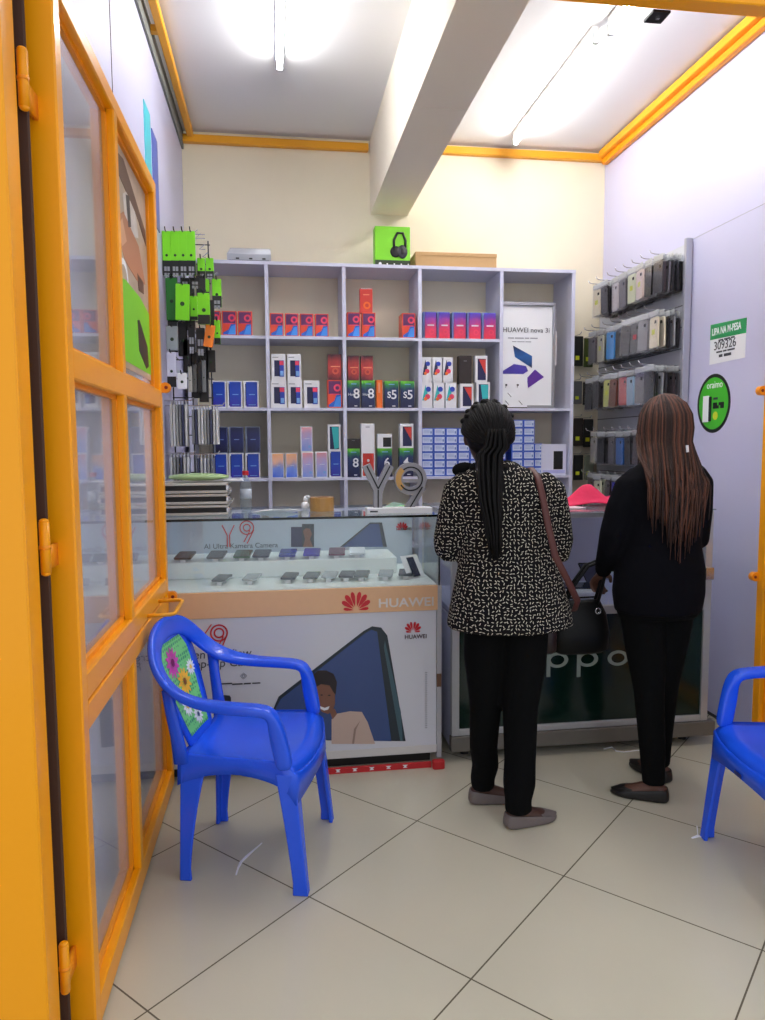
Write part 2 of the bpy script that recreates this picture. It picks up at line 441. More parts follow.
for z in (2.19, 1.225, 0.262):
    hg = MB()
    hg.tube([(-0.499, 1.660, z-0.055), (-0.499, 1.660, z+0.055)], 0.011, ORANGE, 12)
    hg.tube([(-0.499, 1.660, z-0.004), (-0.499, 1.660, z+0.004)], 0.0125, ORANGE2, 12)
    hg.ell((-0.499, 1.660, z+0.057), (0.010, 0.010, 0.006), ORANGE); hg.ell((-0.499, 1.660, z-0.057), (0.010, 0.010, 0.006), ORANGE)
    hg.box((-0.503, 1.662, z-0.05), (-0.494, 1.74, z), ORANGE2)
    hg.build('hinge', lf, base=lf.location, smooth=True)
hd = MB().tube([(LEAFX-0.01, 2.60, 0.855), (LEAFX+0.075, 2.60, 0.857), (LEAFX+0.09, 2.615, 0.857), (LEAFX+0.09, 2.83, 0.857), (LEAFX+0.075, 2.845, 0.857), (LEAFX-0.01, 2.845, 0.855)], 0.007, YELLOW, 8)
hd.build('pull_handle', lf, base=lf.location, smooth=True)
leaf('glazed_door', 2.20, -1, 'orange steel door leaf folded back along the right wall, cut by the photo edge')
# poster taped inside the upper far pane of the left leaf
ps = empty('poster', (LEAFX-0.03, 2.7, 1.72), label='tall poster of an orange-brown photo above a green block on left door glass', cat='poster')
xg = LEAFX-0.0335
q = MB(); y0, y1, z0, z1 = 2.40, 3.03, 1.70, 2.41
q.box((xg, y0, z0), (xg+0.002, y1, z1), mat('poster_photo', (178, 158, 140), 0.4, noise=0.35, nscale=9))
q.build('sheet', ps, base=ps.location)
q = MB()
def yz(pts): return [(xg+0.0022, y0+u*(y1-y0), z0+v*(z1-z0)) for u, v in pts]
LIME = mat('lime_print', (120, 205, 30), 0.45)
q.prism(yz([(0,0.03),(1,0.03),(1,0.36),(0.7,0.40),(0.3,0.41),(0,0.38)]), (0.0008,0,0), LIME)
q.build('green_block', ps, base=ps.location)
q = MB()
q.prism(yz([(0.62,0.12),(0.84,0.05),(0.92,0.07),(0.90,0.17),(0.66,0.28),(0.60,0.27)]), (0.0018,0,0), BLACK)
q.build('printed_device', ps, base=ps.location)
q = MB()
SKINP = mat('print_skin', (176, 118, 84), 0.5); BROWNP = mat('print_brown', (92, 62, 48), 0.5)
q.prism(yz([(0.05,0.62),(0.30,0.50),(0.62,0.47),(0.90,0.50),(0.72,0.66),(0.30,0.72)]), (0.001,0,0), SKINP)
q.prism(yz([(0.02,0.93),(0.35,0.97),(0.95,0.80),(0.98,0.72),(0.70,0.80),(0.2,0.86)]), (0.001,0,0), BROWNP)
q.prism(yz([(0.38,0.82),(0.48,0.84),(0.50,0.70),(0.42,0.68)]), (0.0012,0,0), mat('print_dark', (50, 44, 46), 0.5))
q.prism(yz([(0.64,0.51),(0.84,0.50),(0.84,0.44),(0.68,0.43)]), (0.0013,0,0), BROWNP)
q.prism(yz([(0.30,0.80),(0.46,0.86),(0.66,0.80),(0.72,0.70),(0.52,0.66),(0.34,0.70)]), (0.0009,0,0), mat('print_shirt', (206, 200, 196), 0.5, noise=0.3, nscale=30))
q.prism(yz([(0.12,0.60),(0.26,0.68),(0.36,0.60),(0.24,0.55)]), (0.0014,0,0), mat('print_pale_skin', (206, 158, 126), 0.5))
q.build('printed_figures', ps, base=ps.location)
n = 20; rg = MB()
rg.loft([[(xg+0.0026, y0+(0.26+r*math.cos(2*math.pi*k/n)*0.12)*(y1-y0), z0+(0.40+r*math.sin(2*math.pi*k/n)*0.10)*(z1-z0)) for k in range(n)] for r in (1.0, 0.72)], PAPER, caps=False)
rg.build('white_ring', ps, base=ps.location)
# narrow stickers on left wall above the leaf
for (x, y, x2, y2, c, lb) in ((143, 99, 149, 160, (70, 190, 205), 'narrow teal strip poster high on left wall above the door'),
                              (151, 128, 156, 165, (72, 92, 176), 'narrow blue strip poster high on left wall, nearer the back')):
    a = PX(x, y, LX); b2 = PX(x2, y2, LX)
    o = MB().box((LX, a.y, 2.5), (LX+0.004, a.y+0.16, a.z), mat('strip%d' % x, c, 0.4)).build('wall_poster', base=(LX, a.y, 2.5))
    tag(o, lb, 'poster')

# ================================================================== SHELF UNIT
SY = 4.62
divx = [-0.515, -0.045, 0.427, 0.905, 1.434, 1.913]
rows = [2.112, 1.675, 1.240, 0.80, 0.36]
su = empty('cubby_shelf', (0.7, SY, 0), label='tall white open cubby shelf unit of phone boxes along the back wall', cat='shelf')
for x in divx:
    MB().box((x-0.011, SY, 0.0), (x+0.011, BY-0.002, 2.535), WHITEM).build('divider', su, base=su.location)
o = MB().box((divx[0]-0.011, SY-0.004, 2.535), (divx[-1]+0.011, BY-0.002, 2.555), WHITEM).build('top_board', su, base=su.location)
for z in rows:
    for i in range(5):
        if z == rows[0] and i == 4: continue
        MB().box((divx[i]+0.011, SY+0.004, z-0.018), (divx[i+1]-0.011, BY-0.002, z), WHITEM).build('shelf_board', su, base=su.location)
MB().box((divx[0], SY+0.02, 0.0), (divx[-1], SY+0.03, 0.34), WHITEM).build('plinth', su, base=su.location)

# ---- phone boxes
ORR = mat('box_orange_red', (222, 72, 44), 0.4); DPUR = mat('box_purple', (92, 34, 92), 0.4); DBLU = mat('box_blue', (36, 92, 196), 0.4)
PINK = mat('box_pink', (226, 60, 92), 0.4); NAVY = mat('box_navy', (22, 26, 74), 0.35); BLU = mat('box_phone_blue', (34, 62, 176), 0.3)
SILB = mat('box_silver_blue', (122, 146, 200), 0.4); TEAL = mat('box_teal', (46, 178, 180), 0.4); ORG = mat('box_orange', (238, 112, 32), 0.45)
SKY = mat('box_sky', (120, 170, 225), 0.4); GREENB = mat('box_green', (70, 160, 60), 0.4); SALM = mat('box_salmon', (232, 150, 110), 0.4)
G_PR = grad_mat('print_purple_red', [(0.0, (226, 52, 70)), (0.4, (206, 50, 96)), (0.75, (110, 52, 160)), (1.0, (60, 62, 180))])
G_GN = grad_mat('print_green_navy', [(0.0, (26, 24, 66)), (0.62, (24, 44, 96)), (0.85, (40, 130, 70)), (1.0, (110, 200, 40))])
G_SUN = grad_mat('print_sunset', [(0.0, (50, 92, 210)), (0.4, (120, 150, 226)), (0.65, (232, 180, 150)), (1.0, (240, 176, 120))])
G_LIL = grad_mat('print_lilac', [(0.0, (120, 150, 220)), (0.5, (176, 170, 220)), (1.0, (226, 150, 150))])
G_DRED = grad_mat('print_dark_red', [(0.0, (90, 24, 40)), (0.5, (196, 60, 56)), (1.0, (40, 20, 40))])
G_BLU = grad_mat('print_blue', [(0.0, (60, 40, 160)), (0.5, (30, 70, 180)), (1.0, (20, 60, 160))])
G_DK = grad_mat('print_dark_blue', [(0.0, (14, 18, 50)), (0.5, (26, 34, 96)), (1.0, (16, 24, 60))])
COUNT = {}
def pbox(kind, w, h, d, yaw=0.0):
    """one phone box mesh, origin at base centre of its front"""
    q = MB(); e = 0.0012
    def R(u0, v0, u1, v1, M, k=1): q.box((-w/2+u0*w, -e*k, v0*h), (-w/2+u1*w, 0, v1*h), M)
    def Pz(pts, M, k=1.5): q.prism([(-w/2+u*w, -e*k, v*h) for u, v in pts], (0, e*k, 0), M)
    def disc(u, v, r, M, k=1.6, r2=0.0):
        n = 14
        if r2: q.loft([[(-w/2+u*w+rr*w*math.cos(2*math.pi*i/n), -e*kk, v*h+rr*w*math.sin(2*math.pi*i/n)) for i in range(n)] for rr, kk in ((r, 0.5), (r, k), (r2, k), (r2, 0.5))], M, caps=False)
        else: Pz([(u+r*math.cos(2*math.pi*i/n), v+r*w/h*math.sin(2*math.pi*i/n)) for i in range(n)], M, k)
    if kind == 'redblue':
        q.box((-w/2, 0, 0), (w/2, d, h), ORR); R(0.08, 0.50, 0.92, 0.96, DPUR); R(0.08, 0.04, 0.92, 0.48, DBLU)
        disc(0.68, 0.72, 0.26, PINK, 1.4, 0.13); Pz([(0.08,0.48),(0.08,0.12),(0.45,0.25),(0.62,0.48)], ORR); Pz([(0.40,0.04),(0.92,0.04),(0.92,0.44),(0.62,0.38)], mat('box_blue2', (60, 140, 226), 0.4))
        R(0.2, 0.47, 0.8, 0.51, PINK, 2)
    elif kind == 'darkred':
        q.box((-w/2, 0, 0), (w/2, d, h), G_DRED); disc(0.55, 0.35, 0.26, mat('box_coral', (206, 84, 60), 0.4), 1.3, 0.12); R(0.2, 0.50, 0.9, 0.54, SALM)
    elif kind == 'tallred':
        q.box((-w/2, 0, 0), (w/2, d, h), mat('box_red', (202, 54, 44), 0.4)); disc(0.55, 0.30, 0.30, ORG, 1.3, 0.15); R(0.25, 0.72, 0.75, 0.76, SALM); R(0.06, 0.97, 0.94, 0.99, WHITE)
    elif kind == 'purplered':
        q.box((-w/2-0.010, 0.012, 0), (w/2, d, h), SILB); q.box((-w/2, 0, 0), (w/2, 0.012, h*0.97), G_PR); R(0.2, 0.47, 0.8, 0.52, WHITE)
        disc(0.6, 0.25, 0.24, PINK, 1.2, 0.12)
    elif kind == 'bluephone':
        q.box((-w/2, 0, 0), (w/2, d, h), WHITE); R(0.16, 0.04, 0.92, 0.96, G_BLU); R(0.10, 0.08, 0.5, 0.9, NAVY, 0.8); R(0.35, 0.48, 0.75, 0.51, SKY, 2); R(0.3, 0.1, 0.8, 0.12, SKY, 2)
    elif kind == 'darkbluephone':
        q.box((-w/2, 0, 0), (w/2, d, h), mat('box_shade_grey', (110, 120, 140), 0.5)); R(0.12, 0.04, 0.96, 0.97, G_DK); R(0.35, 0.5, 0.7, 0.53, SILB, 2)
    elif kind == 'whitephone':
        q.box((-w/2, 0, 0), (w/2, d, h), WHITE); R(0.2, 0.16, 0.58, 0.76, NAVY); R(0.55, 0.14, 0.88, 0.76, BLU); R(0.57, 0.58, 0.86, 0.74, PINK, 1.5); R(0.62, 0.18, 0.84, 0.36, SKY, 1.5)
        R(0.08, 0.86, 0.5, 0.89, GREY)
    elif kind == 'greennavy':
        q.box((-w/2, 0, 0), (w/2, d, h), G_GN); R(0.3, 0.86, 0.72, 0.89, SKY); R(0.55, 0.06, 0.78, 0.09, WHITE)
    elif kind == 'orangeedge':
        q.box((-w/2, 0, 0), (w/2, d, h), ORG); R(0.3, 0.55, 0.6, 0.9, SALM)
    elif kind == 'sunset':
        q.box((-w/2, 0, 0), (w/2, d, h), WHITE); R(0.08, 0.03, 0.94, 0.97, G_SUN); R(0.4, 0.48, 0.7, 0.5, WHITE, 2)
    elif kind == 'lilac':
        q.box((-w/2, 0, 0), (w/2, d, h), WHITE); R(0.10, 0.03, 0.93, 0.96, G_LIL); R(0.35, 0.5, 0.75, 0.52, WHITE, 2); disc(0.75, 0.2, 0.12, SKY, 1.8)
    elif kind == 'aseries':
        q.box((-w/2, 0, 0), (w/2, d, h), WHITE); disc(0.62, 0.74, 0.24, BLU); Pz([(0.05,0.3),(0.35,0.9),(0.55,0.6),(0.4,0.3)], TEAL if w > .068 else NAVY); disc(0.55, 0.45, 0.24, PINK, 2); disc(0.35, 0.36, 0.16, ORG, 2.4)
    elif kind == 'black':
        q.box((-w/2, 0, 0), (w/2, d, h), mat('box_black', (40, 30, 30), 0.4)); R(0.35, 0.8, 0.6, 0.82, GREY)
    elif kind == 'whitered':
        q.box((-w/2, 0, 0), (w/2, d, h), WHITE); R(0.2, 0.08, 0.88, 0.88, NAVY); Pz([(0.3,0.85),(0.86,0.85),(0.86,0.3)], mat('box_red', (202, 54, 44), 0.4), 1.8)
    elif kind == 'whiteteal':
        q.box((-w/2, 0, 0), (w/2, d, h), WHITE); R(0.15, 0.05, 0.88, 0.92, NAVY); Pz([(0.3,0.9),(0.86,0.9),(0.86,0.1),(0.5,0.05)], TEAL, 1.8)
    elif kind == 'redwhite':
        q.box((-w/2, 0, 0), (w/2, d, h), WHITE); R(0.1, 0.04, 0.92, 0.86, mat('box_red', (202, 34, 34), 0.4)); disc(0.5, 0.6, 0.1, WHITE, 2)
    elif kind == 'plainwhite':
        q.box((-w/2, 0, 0), (w/2, d, h), WHITE); R(0.35, 0.85, 0.65, 0.88, GREY)
    elif kind == 'smallwhite':
        q.box((-w/2, 0, 0), (w/2, d, h), WHITE); R(0.38, 0.1, 0.95, 0.75, BLACK)
    elif kind == 'bluelabel':
        q.box((-w/2, 0, 0), (w/2, d, h), mat('box_royal', (34, 84, 196), 0.4)); R(0.10, 0.12, 0.94, 0.90, mat('box_label', (208, 218, 240), 0.5))
        for v in (0.72, 0.55, 0.38): R(0.18, v, 0.70, v+0.05, SILB, 2)
        R(0.76, 0.3, 0.88, 0.6, SILB, 2)
    return q
def place_box(kind, x0, x1, y0, y1, label, group, d=0.05, Yf=4.64, base=None, cat='phone box', nm='phone_box'):
    a = PY(x0, y1, Yf); b2 = PY(x1, y0, Yf)
    z = base if base is not None else a.z
    w = b2.x-a.x-0.002; h = PY(x0, y0, Yf).z-a.z
    o = pbox(kind, w, h, d).build(nm, loc=((a.x+b2.x)/2, Yf, z))
    tag(o, label, cat, group)
    return o, w, h, z
def row(kind, xs, y0, y1, look, where, group, base, d=0.06, Yf=4.64):
    out = []
    for i, (a, b2) in enumerate(xs):
        pos = (ORD[i]+' from left of '+['','one','two','three','four','five'][len(xs)]) if len(xs) > 1 else 'the only one'
        if len(xs) == 1: lb = '%s %s' % (look, where)
        else: lb = '%s %s, %s' % (look, where, pos)
        if len(lb.replace('-', ' ').split()) > 15: lb = '%s %s, %s from left' % (look, where, ORD[i])
        out.append(place_box(kind, a, b2, y0, y1, lb, group, d, Yf, base))
    return out
z1, z2, z3 = rows[0], rows[1], rows[2]
g = 'orange-red and blue phone boxes'
row('redblue', [(207, 220.5), (222, 236.5), (238, 252)], 310, 334.5, 'red and blue phone box', 'in top left cubby', g, z1)
row('redblue', [(270, 283.5), (285, 298.5), (300, 313.5), (315, 328.5)], 312, 335, 'red and blue phone box', 'in second top cubby', g, z1)
r3 = row('redblue', [(347, 360.5), (362, 375.5)], 311, 336, 'red and blue phone box', 'at left of third top cubby', g, z1)
place_box('tallred', 360, 372.5, 286, 310.5, 'red phone box standing on top of two others, third top cubby', g, 0.05, 4.645, r3[0][3]+r3[0][2])
place_box('redblue', 402, 415.5, 311, 336, 'red and blue phone box alone at right of third top cubby', g, 0.13, 4.64, z1)
row('purplered', [(425, 436.5), (439, 450), (454, 466), (469, 481), (484, 496)], 310, 337, 'purple and red phone box', 'in fourth top cubby', 'purple and red phone boxes', z1, 0.09)
row('bluephone', [(211, 226), (227.5, 242), (244, 258.5)], 381, 408, 'white blue-phone box', 'in second-row left cubby', 'white boxes with blue phones', z2)
low = row('whitephone', [(271, 286.5), (288, 302), (304, 319.5)], 380, 407.5, 'white dark-phone box', 'in second-row second cubby bottom', 'white boxes with dark phones', z2)
bz = low[0][3]+low[0][2]
row('whitephone', [(271.5, 285.5), (287.5, 301)], 352.5, 379, 'white dark-phone box', 'atop others in second-row second cubby', 'white boxes with dark phones', bz)
r4 = row('redblue', [(327.5, 342)], 380, 408, 'bright red and blue phone box', 'under a darker one, second row second cubby', g, z2)
row('darkred', [(328, 341.5)], 354, 380, 'dark red phone box', 'stacked on a brighter one, second row second cubby', g, r4[0][3]+r4[0][2])
r5 = row('greennavy', [(347.5, 360), (361.5, 375)], 380.5, 408, 'green and navy phone box with number 8', 'in second-row third cubby', 'green and navy phone boxes', z2)
for o, w, h, z in r5:
    t_ = text('8', (o.location.x-0.004, o.location.y-0.003, z+h*0.36), 0.085, WHITE, o, bold=0.001); text('Hot', (o.location.x-0.036, o.location.y-0.003, z+h*0.45), 0.024, WHITE, o)
row('darkred', [(348, 359), (361, 373)], 355, 380, 'dark red phone box', 'atop number 8 boxes in third cubby', g, r5[0][3]+r5[0][2])
row('orangeedge', [(376.5, 382.5)], 380, 408, 'narrow orange box edge', 'between the number boxes, second-row third cubby', 'narrow boxes', z2)
r6 = row('greennavy', [(384.5, 398.5), (400.5, 414.5)], 381, 408, 'green and navy phone box with S5', 'in second-row third cubby', 'green and navy phone boxes', z2)
for o, w, h, z in r6: text('S', (o.location.x-0.028, o.location.y-0.003, z+h*0.38), 0.055, WHITE, o, bold=0.001); text('5', (o.location.x-0.004, o.location.y-0.003, z+h*0.34), 0.08, WHITE, o, bold=0.001)
la = row('aseries', [(421.5, 432.5), (433.5, 444.5), (445.5, 456.5)], 383, 408.5, 'white bright-photo box', 'in second-row fourth cubby bottom', 'white boxes with bright photos', z2)
for (o, w, h, z), s_ in zip(la, ('A51', 'A10', 'A01')): text(s_, (o.location.x-w*0.46, o.location.y-0.004, z+h*0.05), 0.038, WHITE, o, bold=0.0012)
lb_ = row('aseries', [(422, 431.5), (432.5, 442), (443, 453)], 357.5, 383, 'white bright-photo box', 'atop others in fourth cubby', 'white boxes with bright photos', la[0][3]+la[0][2])
for (o, w, h, z), s_ in zip(lb_, ('A10', 'A70', 'A20')): text(s_, (o.location.x-w*0.46, o.location.y-0.004, z+h*0.05), 0.036, WHITE, o, bold=0.0012)
rk = row('whitered', [(460, 473.5)], 384, 408.5, 'white box with red and navy phone', 'in fourth cubby, second row bottom', 'white boxes', z2)
rk2 = row('whiteteal', [(476.5, 490)], 382.5, 408.5, 'white box with teal phone picture', 'in fourth cubby, second row bottom', 'white boxes', z2)
row('black', [(459, 472)], 356, 384, 'plain black phone box', 'stacked in fourth cubby of second row', 'dark boxes', rk[0][3]+rk[0][2])
row('whitered', [(475, 487.5)], 355.5, 382, 'white box with dark red phone', 'stacked highest at right of fourth cubby', 'white boxes', rk2[0][3]+rk2[0][2])
l3 = row('bluephone', [(213.5, 227.5), (229, 243.5), (245.5, 260)], 451.5, 477, 'white blue-phone box', 'in third-row left cubby bottom', 'white boxes with blue phones', z3)
row('darkbluephone', [(214, 227.5), (229, 243.5), (245.5, 260)], 424.5, 451, 'dark navy phone box', 'atop others in third-row left cubby', 'dark navy phone boxes', l3[0][3]+l3[0][2])
l4 = row('sunset', [(271.5, 284), (285.5, 297.5)], 452, 477, 'blue and peach sunset phone box', 'in third-row second cubby', 'white boxes with pastel phones', z3)
l5 = row('lilac', [(301.5, 313.5), (315.5, 327.5)], 451, 477, 'white box with lilac phone picture', 'in third-row second cubby', 'white boxes with pastel phones', z3)
l6 = row('bluephone', [(329, 341.5)], 450.5, 477.5, 'bright blue phone box', 'at right of third-row second cubby', 'white boxes with blue phones', z3)
row('lilac', [(300.5, 312.5)], 425.5, 451, 'grey lilac phone box', 'alone atop the pastel ones, third row', 'white boxes with pastel phones', l5[0][3]+l5[0][2])
row('whiteteal', [(328, 340.5)], 424.5, 450.5, 'teal and orange phone box', 'atop the bright blue one, third row', 'white boxes', l6[0][3]+l6[0][2])
m1 = row('greennavy', [(347, 360)], 449, 477.5, 'green and navy number 8 box', 'at left of third-row third cubby', 'green and navy phone boxes', z3)
o, w, h, z = m1[0]; text('8', (o.location.x-0.006, o.location.y-0.003, z+h*0.36), 0.08, WHITE, o, bold=0.001)
m2 = row('redwhite', [(361.5, 375)], 450, 477.5, 'red phone box in white sleeve', 'in third-row third cubby', 'white boxes', z3)
m3 = row('greennavy', [(377.5, 392)], 449, 477.5, 'green and navy number 6 box', 'behind the Y letter, third row', 'green and navy phone boxes', z3)
o, w, h, z = m3[0]; text('6', (o.location.x-0.006, o.location.y-0.003, z+h*0.36), 0.08, WHITE, o, bold=0.001)
m4 = row('greennavy', [(399.5, 413.5)], 449, 477.5, 'green and navy number 4 box', 'behind the 9 numeral, third row', 'green and navy phone boxes', z3)
o, w, h, z = m4[0]; text('4', (o.location.x-0.02, o.location.y-0.003, z+h*0.4), 0.07, WHITE, o, bold=0.001)
row('plainwhite', [(361, 374.5)], 424, 450, 'tall plain white box', 'standing atop the red one, third row', 'white boxes', m2[0][3]+m2[0][2])
row('smallwhite', [(377.5, 392)], 434.5, 449, 'short white box with black square', 'in third-row third cubby top', 'white boxes', m3[0][3]+m3[0][2])
row('whitered', [(400, 413.5)], 424.5, 449, 'white box with coral and grey phone', 'at right top of third-row third cubby', 'white boxes', m4[0][3]+m4[0][2])
row('black', [(347, 360.5)], 439, 449, 'low dark box', 'lying atop the number 8 box, third row', 'dark boxes', m1[0][3]+m1[0][2])
# blue and white cartons stacked behind the woman
gl = 'small blue cartons with white labels'
k = 0
zc = PY(425, 468, 4.64).z-z3
hh = 0.0505
for i in range(7):                          # columns, left to right
    a = PY(421.5+12.1*i, 470, 4.64).x; w = PY(421.5+12.1*(i+1), 470, 4.64).x-a-0.002
    nrow = 6 if i < 4 else 5
    for j in range(nrow):
        o = pbox('bluelabel', w, hh, 0.12).build('phone_carton', loc=(a+w/2, 4.645, z3+j*(hh+0.001)))
        tag(o, 'blue carton with white label left of the head, %s column, %s up' % (ORD[i], ORD[j]), 'carton', gl)
for i in range(2):
    a = PY(511.5+11.6*i, 470, 4.64).x; w = PY(511.5+11.6*(i+1), 470, 4.64).x-a-0.002
    a = max(a, 1.447+i*(w+0.002))
    for j in range(7):
        o = pbox('bluelabel', w, hh, 0.12).build('phone_carton', loc=(a+w/2, 4.645, z3+j*(hh+0.001)))
        tag(o, 'blue carton with white label, %s column right of the head, %s up' % (('near', 'far')[i], ORD[j]), 'carton', gl)
xa = a+w+0.006
for j in range(4):
    o = pbox('bluelabel', 0.05, hh, 0.10).build('phone_carton', loc=(xa+0.025, 4.66, z3+j*(hh+0.001)))
    tag(o, 'narrow blue carton beside the white windowed box, %s up' % ORD[j], 'carton', gl)
# white windowed accessory box
a = PY(542, 477, 4.64); b2 = PY(567, 446, 4.64)
e = empty('accessory_box', ((a.x+b2.x)/2, 4.65, z3), label='white box with purple side and dark phone window, right end of third shelf', cat='box')
w = b2.x-a.x
MB().box((-w/2, 0, 0), (w/2, 0.10, b2.z-a.z), mat('box_lavwhite', (214, 216, 236), 0.4)).build('carton', e)
MB().box((-w*0.02, -0.002, 0.035), (w*0.36, 0, 0.155), BLACK, 0.0008).build('window', e)
MB().box((-w*0.45, -0.0015, 0.01), (w*0.45, 0, 0.03), mat('pale_lilac_print', (176, 180, 226), 0.5)).build('printed_band', e)
# framed poster board in the right cubby
a = PY(499, 410, 4.66); b2 = PY(553, 306, 4.66)
pb = empty('poster_board', ((a.x+b2.x)/2, 4.66, z2), label='white framed poster board with purple and blue phones in the right cubby', cat='poster')
bx0, bx1, bz1 = 1.449, b2.x, b2.z
MB().box((bx0, 4.66, z2+0.004), (bx1, 4.675, bz1), PAPER).build('sheet', pb, base=pb.location)
fr = MB()
for p in (((bx0, 4.648, z2+0.002), (bx1+0.012, 4.68, z2+0.02)), ((bx0, 4.645, bz1-0.004), (bx1+0.012, 4.68, bz1+0.022)), ((bx1-0.004, 4.645, z2+0.002), (bx1+0.016, 4.68, bz1+0.015))): fr.box(*p, ALU, 0.004)
fr.build('aluminium_frame', pb, base=pb.location)
MB().box((bx1+0.018, 4.67, z2+0.28), (bx1+0.034, 4.70, z2+0.50), WHITE, 0.002).build('hook_rail', pb, base=pb.location)
def px_poly(pts, Y, dy, M): 
    return MB().prism([PY(x, y, Y) for x, y in pts], (0, dy, 0), M)
q = px_poly([(513,345.5),(532,356),(532,368),(515,357)], 4.658, 0.0015, grad_mat('print_night', [(0, (20, 24, 60)), (0.5, (30, 90, 160)), (1, (20, 20, 60))]))
q.build('printed_phone', pb, base=pb.location)
q = px_poly([(501,372),(514,364),(526,366),(528,371),(520,376),(503,376)], 4.658, 0.0015, mat('print_indigo', (62, 48, 150), 0.4)); q.build('printed_phone', pb, base=pb.location)
q = px_poly([(528,388),(527,378),(535,369.5),(544,377)], 4.658, 0.0015, mat('print_violet', (90, 44, 150), 0.4)); q.build('printed_phone', pb, base=pb.location)
p0 = PY(502.5, 332, 4.657); text('HUAWEI nova 3i', p0, 0.044, mat('print_dark_grey', (60, 62, 72), 0.5), pb, sx=1.02)
bars(PY(508, 338.5, 4.6595), (1,0,0), 0.007, (0.04, 0.06, 0.03, 0.05), GREY, pb); bars(PY(512, 342, 4.6595), (1,0,0), 0.005, (0.03, 0.05, 0.04), GREY, pb)
# white box with earphones pictures in front of the board
a = PY(499, 407, 4.63); b2 = PY(527.5, 373, 4.63)
e = empty('earphone_box', ((a.x+b2.x)/2, 4.632, z2), label='white earphone box standing before the framed poster board', cat='box')
w = b2.x-a.x; h = b2.z-a.z
MB().box((-w/2, 0, 0), (w/2, 0.008, h), PAPER).build('carton', e)
for (u, v) in ((0.25, 0.68), (0.66, 0.68)):
    q = MB(); q.ell((-w/2+u*w, -0.002, v*h), (0.008, 0.003, 0.006), BLACK, 8, 5); q.rod((-w/2+u*w, -0.001, v*h), (-w/2+(u-0.02)*w, -0.001, v*h-0.018), 0.0014, BLACK, 5); q.build('printed_earphone', e)
for (u, v) in ((0.3, 0.45), (0.22, 0.22), (0.7, 0.22)): MB().rod((-w/2+u*w, -0.001, v*h), (-w/2+(u+0.13)*w, -0.001, (v-0.12)*h), 0.002, BLACK, 5).build('printed_cord', e)
MB().box((-w/2, -0.001, 0), (w/2, 0, 0.006), BLACK).build('printed_line', e)

# ---- things on top of the shelf
TOPZ = 2.555
e = empty('headphone_box', (0.745, 4.70, TOPZ), label='lime green box with black headphones picture on top of the shelf', cat='box')
e.rotation_euler.z = 0
MB().box((-0.112, 0, 0), (0.112, 0.09, 0.255), LIME, 0.002).build('carton', e)
q = MB(); q.tube([(0.01, -0.003, 0.10), (0.008, -0.003, 0.17), (0.03, -0.003, 0.215), (0.065, -0.003, 0.215), (0.082, -0.003, 0.17), (0.08, -0.003, 0.10)], 0.008, BLACK, 8)
q.ell((0.018, -0.003, 0.10), (0.034, 0.008, 0.036), BLACK); q.ell((0.062, -0.005, 0.10), (0.032, 0.010, 0.042), mat('headphone_grey', (44, 44, 52), 0.4)); q.ell((0.062, -0.012, 0.10), (0.014, 0.005, 0.02), BLACK)
q.build('printed_headphones', e, smooth=True)
MB().box((-0.112, -0.001, 0.0), (0.112, 0.0, 0.048), mat('dark_band', (38, 52, 32), 0.5)).build('dark_band', e)
q = MB()
for i in range(5): q.ell((-0.08+0.045*i, -0.0015, 0.024), (0.010 if i == 0 else 0.005, 0.001, 0.010 if i == 0 else 0.005), WHITE, 10, 5)
q.build('printed_icons', e)
a = PY(416, 268, 4.64).x; b2 = PY(497, 268, 4.64).x
cb = empty('cardboard_box', ((a+b2)/2, 4.65, TOPZ), label='flat brown cardboard box on top of the shelf', cat='box')
w = b2-a; KRAFT = mat('kraft_card', (188, 152, 104), 0.75, noise=0.05, nscale=40)
MB().box((-w/2, 0, 0), (w/2, 0.26, 0.088), KRAFT, 0.002).build('carton', cb)
MB().box((-w/2-0.002, -0.003, 0.07), (w/2+0.002, 0.262, 0.093), KRAFT, 0.002).build('lid', cb)
a = PY(227, 258, 4.7); b2 = PY(271, 258, 4.7)
rt = empty('network_switch', ((a.x+b2.x)/2, 4.70, TOPZ), label='silver flat electronic device at the left of the shelf top', cat='device')
w = b2.x-a.x
MB().loft([[(-w/2+0.01*i, -0.0+0.004*i, z), (w/2-0.002*i, 0.004*i, z), (w/2-0.01*i, 0.16-0.01*i, z), (-w/2+0.02*i, 0.16-0.01*i, z)] for i, z in ((0, 0.004), (0, 0.06), (2, 0.095))], mat('silver_plastic', (160, 163, 172), 0.35, 0.3)).build('casing', rt)
q = MB().box((-w/2+0.01, -0.003, 0.018), (w/2-0.01, 0.0, 0.022), BLACK)
for i in range(3): q.box((-w*0.3+i*w*0.3, -0.004, 0.028), (-w*0.3+i*w*0.3+0.02, 0, 0.036), BLACK)
q.build('ports', rt)
MB().tube([(-w/2+0.01, 0.03, 0.01), (-w/2-0.06, 0.03, 0.012), (-w/2-0.1, 0.04, 0.02)], 0.005, BLACK, 8).build('cable', rt)

